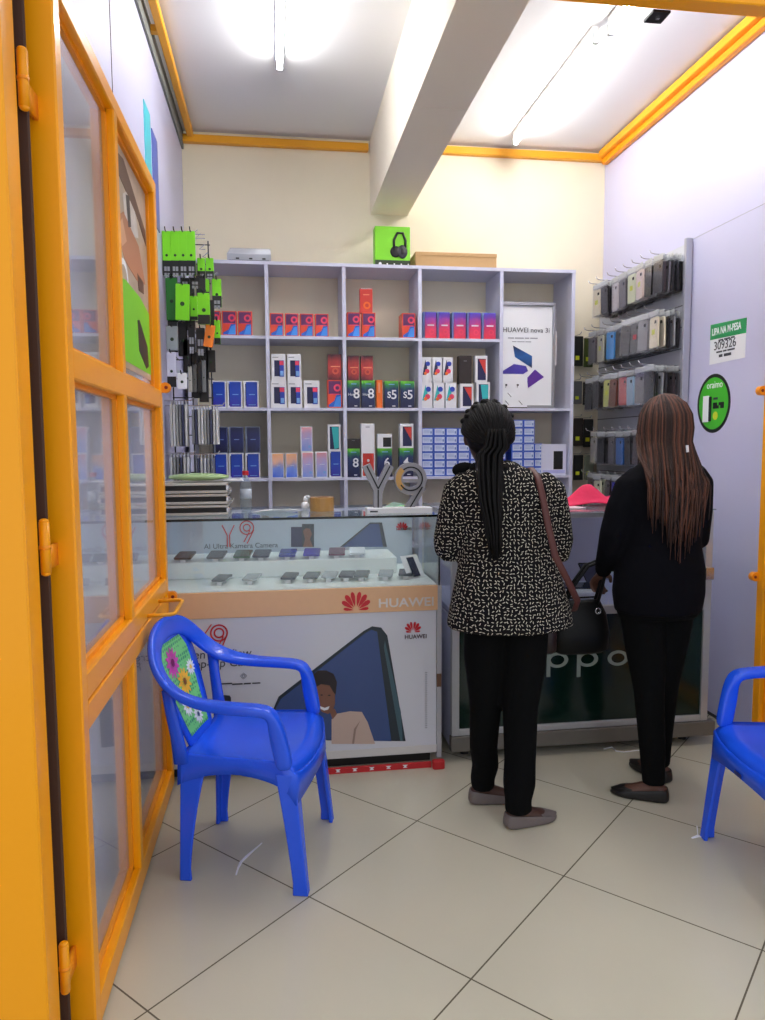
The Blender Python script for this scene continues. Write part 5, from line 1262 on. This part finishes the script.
def hand_mesh(q, wrist, dirv, palmn, M, sgn=1, curl=0.5):
    """palm and five fingers; dirv = towards fingertips, palmn = palm normal, curl towards it"""
    d = Vector(dirv).normalized(); n = Vector(palmn); n = (n-d*n.dot(d)).normalized(); s_ = d.cross(n)*sgn   # s_ = thumb side
    w = Vector(wrist)
    q.tube([w-d*0.02, w+d*0.02, w+d*0.055, w+d*0.085], [0.022, 0.030, 0.038, 0.034], M, 12, up=n, flat=[0.019, 0.016, 0.015, 0.011])
    for off, ln, r in ((0.029, 0.068, 0.0088), (0.010, 0.076, 0.0092), (-0.009, 0.071, 0.0088), (-0.027, 0.056, 0.0078)):
        p = w+d*0.072+s_*off; pts = [p]; a = 0.15
        for f_ in (0.45, 0.30, 0.25):
            a += curl*0.75; p = p+(d*math.cos(a)+n*math.sin(a))*ln*f_; pts.append(p)
        q.tube(pts, [r*1.1, r, r*0.92, r*0.75], M, 8)
    p = w+d*0.022+s_*0.024; t1 = p+(d*0.6+s_*0.75+n*0.2).normalized()*0.038; t2 = t1+(d*0.85+s_*0.25+n*0.45).normalized()*0.030
    q.tube([p, t1, t2], [0.013, 0.0105, 0.008], M, 8)
def foot_mesh(q, ankle, toe_dir, M, ln=0.225):
    a = Vector(ankle); d = Vector((toe_dir[0], toe_dir[1], 0)).normalized()
    pts = []; rr = []; ff = []
    for u, r, f_, z in ((-0.055, 0.020, 0.022, 0.030), (-0.035, 0.030, 0.034, 0.040), (0.0, 0.033, 0.040, 0.045), (0.05, 0.035, 0.032, 0.038), (0.10, 0.039, 0.023, 0.028), (0.14, 0.038, 0.017, 0.021), (0.165, 0.026, 0.012, 0.016)):
        pts.append(Vector((a.x, a.y, 0))+d*u*0.88+Vector((0, 0, z))); rr.append(r*0.92); ff.append(f_*0.92)
    q.tube(pts, rr, M, 12, flat=ff)
def shoe_parts(par, ankle, toe_dir, M, base, band=None):
    """ballet flat: low shell open at the top"""
    a = Vector(ankle); d = Vector((toe_dir[0], toe_dir[1], 0)).normalized(); s_ = Vector((d.y, -d.x, 0))
    out = [(-0.068, 0.014), (-0.062, 0.026), (-0.045, 0.034), (0.0, 0.037), (0.05, 0.039), (0.10, 0.043), (0.125, 0.042), (0.145, 0.037), (0.165, 0.027), (0.180, 0.014), (0.186, 0.005)]
    loop = [(u, w) for u, w in out]+[(u, -w) for u, w in reversed(out)]
    def ht(u): return 0.058 if u < -0.04 else (0.058-(u+0.04)*0.16 if u < 0.06 else (0.042-(u-0.06)*0.10 if u < 0.12 else 0.036-0.24*(u-0.12)))
    def pt(u, w, z, k=1.0): return Vector((a.x, a.y, 0))+d*(0.050+(u-0.055)*k*0.90)+s_*(w*k*0.96)+Vector((0, 0, z))
    q = MB()
    rings = [[pt(u, w, 0.0005, 0.96) for u, w in loop], [pt(u, w, 0.008) for u, w in loop], [pt(u, w, ht(u)*0.6, 0.995) for u, w in loop], [pt(u, w, ht(u), 0.94) for u, w in loop], [pt(u, w, ht(u)-0.002, 0.90) for u, w in loop], [pt(u, w, 0.012, 0.88) for u, w in loop]]
    q.loft(rings, M); 
    # toe cover
    L = [(0.088, 0.040), (0.10, 0.0425), (0.12, 0.0425), (0.14, 0.039), (0.16, 0.030), (0.180, 0.012)]
    vs = []; 
    for u, w in L:
        for k2 in range(9):
            v = -1+k2/4; vs.append(pt(u+0.004*(1-v*v), w*v*0.95, ht(u)-0.001+0.008*(1-v*v)*(1-(u-0.085)*5)))
    q.add(vs, [(i*9+j, (i+1)*9+j, (i+1)*9+j+1, i*9+j+1) for i in range(len(L)-1) for j in range(8)], M)
    o = q.build('shoe', par, base=base, smooth=True); sf = o.modifiers.new('s', 'SUBSURF'); sf.levels = 1; sf.render_levels = 1
    return o

def person(P_):
    """P_: dict with joints; returns root, base"""
    base = Vector(P_['base']); e = empty('person', base, label=P_['label'], cat='person')
    SK = P_['skin']
    q = MB()
    head_mesh(q, P_['head'], SK, P_.get('headyaw', 0))
    hd_ = Vector(P_['head']); nk = Vector(P_['neck'])
    q.tube([hd_+Vector((0, -0.012, -0.07)), (hd_+nk)/2+Vector((0, 0, -0.04)), nk], [0.052, 0.050, 0.060], SK, 14)
    # torso
    q.loft([ringz(c, rx, ry) for c, rx, ry in P_['torso']], SK)
    for s in ('L', 'R'):
        sh, el, wr = map(Vector, P_['arm'+s])
        q.tube([sh, sh.lerp(el, 0.5), el], [0.044, 0.038, 0.032], SK, 12); q.tube([el, el.lerp(wr, 0.35), wr], [0.032, 0.031, 0.022], SK, 12)
        hand_mesh(q, wr, P_['hdir'+s], P_['hpalm'+s], SK, P_['hs'+s], P_.get('curl', 0.6))
        hp, kn, an = map(Vector, P_['leg'+s])
        q.tube([hp, hp.lerp(kn, 0.5), kn], [0.066, 0.060, 0.046], SK, 14); q.tube([kn, kn.lerp(an, 0.3), an.lerp(kn, 0.2), an+Vector((0,0,-0.03))], [0.046, 0.046, 0.033, 0.031], SK, 14)
        foot_mesh(q, an, P_['toe'+s], SK)
    o = q.build('body', e, base=base); remesh(o, 0.0058, 3)
    for s in ('L', 'R'):
        shoe_parts(e, P_['leg'+s][2], P_['toe'+s], P_['shoe'], base)
    for sx_ in (-1, 1):
        Rt = Matrix.Rotation(P_.get('headyaw', 0), 3, 'Z'); c = hd_+Rt @ Vector((sx_*0.031, 0.083, 0.003))
        MB().ell(c, (0.012, 0.010, 0.010), mat('eye_white', (226, 220, 212), 0.3), 12, 8).ell(c+Rt @ Vector((0, 0.007, 0)), (0.005, 0.004, 0.005), BLACK, 8, 6).build('eye', e, base=base, smooth=True)
    return e, base

SKIN = mat('brown_skin', (92, 58, 44), 0.5); SKIN2 = mat('dark_brown_skin', (74, 46, 36), 0.5)
BLKC = mat('black_cloth', (8, 9, 10), 0.9, spec=0.12, bump=0.25, bscale=18); NAVC = mat('navy_black_cloth', (9, 9, 15), 0.9, spec=0.12, bump=0.25, bscale=18)

# ---- woman in the dash-print blouse
w1 = dict(base=(0.85, 2.66, 0), label='woman in a black and white dash-print blouse facing the counters, brown strap on shoulder', skin=SKIN2,
    head=(0.782, 2.70, 1.478), headyaw=R_(-18), neck=(0.80, 2.66, 1.335),
    torso=[((0.85, 2.665, 0.86), 0.130, 0.095), ((0.85, 2.66, 0.92), 0.155, 0.110), ((0.845, 2.66, 1.05), 0.125, 0.092), ((0.835, 2.655, 1.18), 0.140, 0.100), ((0.825, 2.655, 1.28), 0.160, 0.090), ((0.815, 2.66, 1.33), 0.110, 0.065), ((0.805, 2.66, 1.36), 0.055, 0.05)],
    armL=[(0.690, 2.67, 1.275), (0.650, 2.74, 1.06), (0.74, 2.97, 1.15)], armR=[(0.990, 2.66, 1.275), (1.065, 2.72, 1.04), (0.93, 2.96, 1.15)],
    hdirL=(0.25, 1, 0.1), hpalmL=(0, 0.1, -1), hsL=-1, hdirR=(-0.25, 1, 0.1), hpalmR=(0, 0.1, -1), hsR=1,
    legL=[(0.785, 2.69, 0.82), (0.792, 2.71, 0.45), (0.800, 2.775, 0.075)], legR=[(0.915, 2.64, 0.82), (0.895, 2.63, 0.45), (0.882, 2.575, 0.075)],
    toeL=(0.95, -0.05), toeR=(0.95, 0.22), shoe=mat('grey_shoe', (112, 102, 100), 0.55), curl=0.25)
e1, b1 = person(w1)
# blouse
q = MB()
q.loft([ringz(c, rx, ry, 28) for c, rx, ry in (
    ((0.872, 2.67, 0.748), 0.248, 0.170), ((0.871, 2.67, 0.80), 0.240, 0.165), ((0.866, 2.668, 0.90), 0.215, 0.152), ((0.860, 2.665, 1.00), 0.190, 0.138), ((0.852, 2.66, 1.10), 0.180, 0.132),
    ((0.845, 2.658, 1.20), 0.190, 0.130), ((0.838, 2.657, 1.28), 0.195, 0.118), ((0.828, 2.66, 1.33), 0.155, 0.095), ((0.812, 2.662, 1.358), 0.100, 0.078), ((0.805, 2.665, 1.376), 0.066, 0.060))], DASH)
q.tube([(0.715, 2.66, 1.300), (0.680, 2.672, 1.265), (0.660, 2.70, 1.16), (0.654, 2.725, 1.075), (0.656, 2.75, 1.025)], [0.060, 0.072, 0.068, 0.070, 0.062], DASH, 16)
q.tube([(0.655, 2.745, 1.045), (0.68, 2.81, 1.06)], [0.066, 0.056], DASH, 14)
q.tube([(0.965, 2.66, 1.30), (1.006, 2.66, 1.26), (1.038, 2.685, 1.16), (1.056, 2.705, 1.07), (1.058, 2.73, 1.00)], [0.060, 0.075, 0.073, 0.075, 0.066], DASH, 16)
q.tube([(1.056, 2.73, 1.03), (1.02, 2.80, 1.05)], [0.068, 0.058], DASH, 14)
bl = q.build('blouse', e1, base=b1); remesh(bl, 0.009, 8)
# trousers
q = MB()
q.loft([ringz(c, rx, ry) for c, rx, ry in (((0.85, 2.665, 0.96), 0.150, 0.112), ((0.85, 2.665, 0.88), 0.172, 0.122), ((0.85, 2.665, 0.80), 0.178, 0.125), ((0.848, 2.665, 0.74), 0.165, 0.115))], BLKC)
q.tube([(0.785, 2.69, 0.80), (0.782, 2.70, 0.62), (0.790, 2.715, 0.44), (0.793, 2.750, 0.24), (0.806, 2.765, 0.16), (0.796, 2.772, 0.10), (0.800, 2.774, 0.062)], [0.088, 0.082, 0.064, 0.056, 0.054, 0.049, 0.048], BLKC, 18)
q.tube([(0.925, 2.645, 0.80), (0.920, 2.64, 0.62), (0.902, 2.63, 0.44), (0.893, 2.60, 0.24), (0.886, 2.585, 0.16), (0.878, 2.572, 0.10), (0.880, 2.570, 0.060)], [0.090, 0.084, 0.068, 0.060, 0.062, 0.050, 0.052], BLKC, 18)
remesh(q.build('trousers', e1, base=b1), 0.009, 5)
# black collar
q = MB(); q.tube([(0.805+0.082*math.cos(a), 2.665+0.066*math.sin(a), 1.345+0.012*math.sin(a*2)) for a in [2*math.pi*k2/18 for k2 in range(19)]], 0.024, BLKC, 10)
q.ell((0.700, 2.70, 1.345), (0.050, 0.05, 0.030), BLKC, 14, 8)
o = q.build('collar', e1, base=b1, smooth=True)
# hair: cap and gathered braids
HAIR = mat('black_hair', (7, 6, 7), 0.6, spec=0.2); 
q = MB(); hc = Vector(w1['head'])
q.loft([[hc+Vector((rx*math.cos(a), yc+ry*math.sin(a), z)) for a in [2*math.pi*k2/26 for k2 in range(26)]] for z, rx, ry, yc in
        ((-0.075, 0.050, 0.045, -0.055), (-0.05, 0.074, 0.068, -0.045), (-0.02, 0.084, 0.082, -0.034), (0.02, 0.090, 0.094, -0.020), (0.055, 0.088, 0.098, -0.012), (0.085, 0.076, 0.088, -0.008), (0.105, 0.056, 0.066, -0.006), (0.116, 0.022, 0.030, -0.004))], HAIR)
random.seed(3)
HO = hc+Vector((0, -0.020, 0.006))
def onhead(d_, k_=1.0):
    d_ = Vector(d_).normalized(); return HO+Vector((d_.x*0.094*k_, d_.y*0.104*k_, d_.z*0.114*k_))
for k2 in range(44):       # rows of braids lying over the cap towards the nape
    a = math.pi*(k2+0.5)/44; st = Vector((math.cos(a), 0.25+0.1*math.sin(a), 0.05+0.95*math.sin(a)))
    for rep in range(1 if k2 % 2 else 2):
        en = Vector((0.25*math.cos(a), -1.0, -0.35-0.12*rep)); n_ = 9
        q.tube([onhead(st.lerp(en, i/n_), 1.0+0.012*rep+0.012*math.sin(i*1.9+k2)) for i in range(n_+1)], [0.0062+0.0012*((i+k2) % 2) for i in range(n_+1)], HAIR, 6)
for k2 in range(13):
    a = math.pi*(0.06+0.88*k2/12); q.ell(onhead((math.cos(a), 0.15-0.3*(k2 % 2), 0.25+0.8*math.sin(a)), 1.03), (0.014, 0.018, 0.012), HAIR, 10, 6)
ctr = [onhead((0, -1, 0.1), 1.02), onhead((0, -1, -0.45), 1.08), PY(489, 455, 2.578), PY(489, 475, 2.545), PY(490, 500, 2.522), PY(492, 520, 2.515), PY(494, 540, 2.515), PY(495, 562, 2.515)]
wds = [0.030, 0.046, 0.052, 0.050, 0.042, 0.034, 0.027, 0.018]
for k2 in range(64):       # hanging bundle
    a = random.uniform(0, 2*math.pi); r_ = math.sqrt(random.random()); dx, dy = r_*math.cos(a), r_*math.sin(a); cut = random.uniform(0.3, 1.0)
    pts = [c_+Vector((dx*w_+0.002*math.sin(i*2.1+k2), dy*min(w_, 0.024), 0)) for i, (c_, w_) in enumerate(zip(ctr, wds))]
    pts[-1] = pts[-2].lerp(pts[-1], cut)
    q.tube(pts, [0.0055]*5+[0.0050, 0.0042, 0.0015], HAIR, 6)
o = q.build('hair', e1, base=b1, smooth=True); o['label'] = 'black braids gathered at the nape, hanging down the back'
MB().ell(hc+Vector((0.083, -0.008, -0.042)), (0.004, 0.004, 0.006), mat('gold', (220, 180, 90), 0.25, 1.0), 8, 6).build('earring', e1, base=b1)
# her brown shoulder bag
bg = empty('shoulder_bag', (1.09, 2.90, 0.58), label='brown shoulder bag whose strap crosses the right shoulder of dash-print woman', cat='bag')
STR = mat('brown_leather', (82, 38, 34), 0.5, noise=0.1, nscale=30)
MB().tube([(0.940, 2.70, 1.345), (0.938, 2.645, 1.352), (0.940, 2.575, 1.322), (0.946, 2.536, 1.25), (0.962, 2.515, 1.14), (0.985, 2.508, 1.04), (1.035, 2.515, 0.95), (1.095, 2.56, 0.86), (1.125, 2.66, 0.80), (1.12, 2.76, 0.78)], 0.013, STR, 8, flat=0.004, up=(0, 1, 0.3)).build('strap', bg, base=bg.location, smooth=True)
MB().loft([ringz((1.09, 2.93, z), rx, ry, 20, 0.7) for z, rx, ry in ((0.58, 0.036, 0.10), (0.595, 0.045, 0.12), (0.66, 0.046, 0.125), (0.74, 0.036, 0.115), (0.765, 0.014, 0.10))], mat('dark_brown_leather', (36, 20, 22), 0.45)).build('bag_body', bg, base=bg.location, smooth=True)

# ---- woman in black with long brown braids
w2 = dict(base=(1.535, 2.77, 0), label='woman in black with long reddish-brown braids standing before right counter', skin=SKIN,
    head=(1.545, 2.80, 1.510), headyaw=R_(12), neck=(1.55, 2.76, 1.37),
    torso=[((1.53, 2.77, 0.88), 0.130, 0.095), ((1.53, 2.765, 0.94), 0.155, 0.11), ((1.53, 2.765, 1.07), 0.125, 0.092), ((1.535, 2.76, 1.20), 0.140, 0.100), ((1.54, 2.76, 1.31), 0.165, 0.090), ((1.545, 2.765, 1.36), 0.11, 0.065), ((1.55, 2.765, 1.39), 0.055, 0.05)],
    armL=[(1.39, 2.77, 1.28), (1.335, 2.77, 1.05), (1.365, 2.93, 0.895)], armR=[(1.68, 2.765, 1.29), (1.700, 2.79, 1.04), (1.665, 3.00, 0.97)],
    hdirL=(-0.05, 0.75, -0.65), hpalmL=(0.2, -0.6, -0.7), hsL=-1, hdirR=(-0.3, 0.9, 0.2), hpalmR=(0, 0.3, -1), hsR=1,
    legL=[(1.47, 2.78, 0.84), (1.48, 2.76, 0.46), (1.488, 2.688, 0.075)], legR=[(1.60, 2.79, 0.84), (1.590, 2.81, 0.46), (1.605, 2.86, 0.075)],
    toeL=(-0.86, 0.50), toeR=(-0.30, 0.95), shoe=mat('black_shoe', (24, 20, 20), 0.45), curl=1.0)
e2_, b2_ = person(w2)
q = MB()
q.loft([ringz(c, rx, ry, 28) for c, rx, ry in (
    ((1.53, 2.77, 0.76), 0.178, 0.135), ((1.53, 2.77, 0.84), 0.190, 0.142), ((1.532, 2.768, 0.94), 0.185, 0.138), ((1.535, 2.765, 1.04), 0.160, 0.120), ((1.537, 2.762, 1.14), 0.160, 0.118),
    ((1.54, 2.76, 1.24), 0.172, 0.122), ((1.543, 2.76, 1.305), 0.172, 0.110), ((1.547, 2.765, 1.35), 0.125, 0.088), ((1.55, 2.765, 1.385), 0.085, 0.070), ((1.55, 2.767, 1.40), 0.060, 0.058))], NAVC)
q.tube([(1.44, 2.765, 1.315), (1.395, 2.77, 1.265), (1.355, 2.77, 1.17), (1.330, 2.775, 1.08), (1.330, 2.80, 1.02), (1.345, 2.87, 0.95), (1.363, 2.925, 0.90)], [0.050, 0.062, 0.058, 0.052, 0.048, 0.040, 0.034], NAVC, 16)
q.tube([(1.650, 2.76, 1.325), (1.682, 2.765, 1.28), (1.695, 2.775, 1.17), (1.700, 2.79, 1.05), (1.69, 2.88, 1.00), (1.67, 2.97, 0.98)], [0.055, 0.064, 0.058, 0.054, 0.045, 0.036], NAVC, 16)
remesh(q.build('top', e2_, base=b2_), 0.009, 6)
q = MB()
q.loft([ringz(c, rx, ry) for c, rx, ry in (((1.53, 2.77, 0.98), 0.150, 0.112), ((1.53, 2.77, 0.88), 0.178, 0.132), ((1.53, 2.77, 0.80), 0.182, 0.135), ((1.53, 2.77, 0.74), 0.165, 0.12))], BLKC)
q.tube([(1.46, 2.775, 0.80), (1.478, 2.77, 0.62), (1.492, 2.755, 0.44), (1.488, 2.710, 0.22), (1.489, 2.695, 0.10), (1.489, 2.690, 0.065)], [0.092, 0.082, 0.062, 0.052, 0.046, 0.046], BLKC, 18)
q.tube([(1.605, 2.785, 0.80), (1.592, 2.79, 0.62), (1.585, 2.81, 0.44), (1.592, 2.84, 0.22), (1.600, 2.855, 0.10), (1.602, 2.857, 0.065)], [0.092, 0.080, 0.064, 0.054, 0.048, 0.046], BLKC, 18)
remesh(q.build('trousers', e2_, base=b2_), 0.009, 5)
BR2 = mat('dark_braids', (42, 22, 16), 0.7, noise=0.3, nscale=160, bump=0.6, bscale=240); BR3 = mat('light_braids', (104, 60, 42), 0.6, noise=0.3, nscale=160, bump=0.6, bscale=240)
BR = mat('reddish_braids', (74, 42, 28), 0.6, noise=0.3, nscale=160, bump=0.6, bscale=240)
q = MB(); hc = Vector(w2['head'])
q.loft([[hc+Vector((rx*math.cos(a), yc+ry*math.sin(a), z)) for a in [2*math.pi*k2/26 for k2 in range(26)]] for z, rx, ry, yc in
        ((-0.10, 0.060, 0.042, -0.070), (-0.06, 0.080, 0.066, -0.050), (-0.02, 0.086, 0.082, -0.036), (0.02, 0.090, 0.094, -0.022), (0.055, 0.088, 0.100, -0.012), (0.085, 0.076, 0.090, -0.008), (0.105, 0.056, 0.068, -0.006), (0.116, 0.022, 0.030, -0.004))], mat('hair_roots', (44, 22, 18), 0.7))
random.seed(11)
NB = 210
HO = hc+Vector((0, -0.020, 0.004))
for k2 in range(NB):
    u = (k2+0.5)/NB; a = math.pi*(-0.10+1.20*u)+random.uniform(-0.03, 0.03)        # 0 right .. pi left, through the back
    lay = (k2 % 3)*0.022
    ca, sa = math.cos(a), math.sin(a)
    st = Vector((0.10*ca-0.10, random.uniform(-0.15, 0.25), 1.0))
    mid = Vector((ca, -sa, 0.35)); low = Vector((ca, -sa, -0.55))
    head_ = [onhead(st, 1.03+lay), onhead(st.lerp(mid, 0.33), 1.035+lay), onhead(st.lerp(mid, 0.66), 1.04+lay), onhead(mid, 1.045+lay), onhead(mid.lerp(low, 0.5), 1.06+lay)]
    q4 = onhead(low, 1.16+lay); head_.append(q4)
    end = random.uniform(0.22, 0.37)*(1-0.42*abs(ca)**1.5)
    sp = random.gauss(0, 0.010); cx = hc.x-0.012
    k_ = max(0.0, sa)
    head_.append(Vector((cx+0.108*ca+sp*0.3, 2.700-0.065*k_-lay*0.3, hc.z-0.17)))
    for f_, w_ in ((0.33, 0.104), (0.66, 0.092), (1.0, 0.076)):
        head_.append(Vector((cx+w_*ca+sp*(0.6+2*f_), 2.645-0.025*k_-lay*0.25+0.01*f_, hc.z-0.17-end*f_)))
    q.tube(head_, [0.0042]*7+[0.0038, 0.0030, 0.0010], random.choice((BR, BR2, BR2, BR, BR3)), 6)
for k2 in range(9):        # a few loose ones on her left
    y_ = random.uniform(-0.03, 0.03)
    q.tube([hc+Vector((-0.088, y_, 0.03)), hc+Vector((-0.104, y_-0.01, -0.05)), hc+Vector((-0.112-0.003*k2, y_*0.4-0.07, -0.12)), hc+Vector((-0.122-0.002*k2, -0.150, -0.19)), hc+Vector((-0.135+0.009*k2, -0.168, -0.25-0.008*k2))], [0.0034, 0.0032, 0.003, 0.0025, 0.001], BR, 6)
o = q.build('hair', e2_, base=b2_, smooth=True); o['label'] = 'long reddish-brown braids loose over the back'
hcp = PY(687, 449, 2.64)
MB().tube([hcp+Vector((0,0,0.014)), hcp+Vector((0.003,0,-0.012))], 0.0052, PAPER, 8).build('hair_cuff', e2_, base=b2_)
# her black handbag hanging from left forearm
hb = empty('handbag', (1.29, 2.93, 0.60), label='black handbag hanging from the left arm of woman with braids', cat='bag')
BLK = mat('black_leather', (7, 8, 9), 0.5, spec=0.25)
MB().loft([ringz((1.27, 2.95, z), rx, ry, 24, 0.65) for z, rx, ry in ((0.55, 0.10, 0.045), (0.565, 0.125, 0.060), (0.64, 0.130, 0.062), (0.72, 0.115, 0.050), (0.765, 0.095, 0.022), (0.775, 0.09, 0.010))], BLK).build('bag_body', hb, base=hb.location, smooth=True)
for yy in (2.935, 2.965):
    MB().tube([(1.20, yy, 0.745), (1.225, yy-0.01, 0.83), (1.29, yy-0.02, 0.925), (1.335, yy-0.03, 0.945), (1.372, yy-0.02, 0.915), (1.36, yy-0.01, 0.83), (1.34, yy, 0.745)], 0.007, BLK, 8).build('handle', hb, base=hb.location, smooth=True)
q = MB()
for xx in (1.20, 1.335): q.tube([(xx+0.012*math.cos(a), 2.905, 0.735+0.012*math.sin(a)) for a in [0.7*k2 for k2 in range(10)]], 0.0028, CHROME, 6)
q.build('ring', hb, base=hb.location, smooth=True)

# ================================================================== small pieces go under the part they sit on
NEST = {'poster_board': {'printed_phone': 'sheet', 'lettering': 'sheet', 'small_print': 'sheet'}, 'poster': {'green_block': 'sheet', 'printed_device': 'sheet', 'printed_figures': 'sheet', 'white_ring': 'sheet'},
        'headphone_box': {'printed_headphones': 'carton', 'dark_band': 'carton', 'printed_icons': 'carton'}, 'earphone_box': {'printed_earphone': 'carton', 'printed_cord': 'carton', 'printed_line': 'carton'},
        'accessory_box': {'window': 'carton', 'printed_band': 'carton'}, 'payment_notice': {'lettering': 'sheet', 'small_print': 'sheet', 'green_header': 'sheet'},
        'round_sticker': {'lettering': 'green_disc', 'small_print': 'green_disc', 'printed_charger': 'green_disc', 'printed_charger_edge': 'green_disc', 'printed_badge': 'green_disc'},
        'glazed_door': {'pull_handle': 'frame', 'lug': 'frame', 'hinge': 'frame', 'glazing_bead': 'frame'}, 'plastic_armchair': {'flower_print': 'backrest'},
        'letter_stand': {'base_print': 'base', 'gold_patch': 'numeral_9', 'inlay_line': 'letter_y'}, 'accessory_pack': {'dark_base': 'card', 'window': 'card'},
        'display_tray': {'clasp': 'metal_edge'}, 'handbag': {'ring': 'bag_body'}, 'person': {'eye': 'body', 'earring': 'body', 'hair_cuff': 'hair'},
        'display_phone': {'screen': 'body'}, 'network_switch': {'ports': 'casing', 'cable': 'casing'}, 'water_bottle': {'bottle_label': 'bottle_body'}, 'display_board': {'slots': 'panel', 'edge_trim': 'panel'},
        'red_tape_strip': {'white_marks': 'strip', 'folded_end': 'strip'}, 'phone_case': {'tag': 'case'}}
def stem_(n): return n.split('.')[0]
kids = {}
for o in list(bpy.data.objects):
    if o.parent: kids.setdefault(o.parent, []).append(o)
for root, ch in kids.items():
    mp_ = NEST.get(stem_(root.name), {})
    if stem_(root.name) == 'display_counter':
        for c in ch:
            n = stem_(c.name)
            if not (n.startswith('printed') or n in ('lettering', 'petal_logo', 'small_print', 'lettering_o', 'lettering_p')): continue
            if root is rc: tgt = 'front_panel'
            else:
                v = c.data.vertices[0].co+c.location+root.location
                tgt = 'back_panel' if v.y > CF+0.2 else ('peach_strip' if v.z > 0.72 else 'front_poster')
            p = [k for k in ch if stem_(k.name) == tgt][0]
            c.location = c.location-p.location; c.parent = p
        continue
    for c in ch:
        tgt = mp_.get(stem_(c.name))
        if not tgt: continue
        ps_ = [k for k in ch if stem_(k.name) == tgt]
        if ps_: p = ps_[0]; c.location = c.location-p.location; c.parent = p
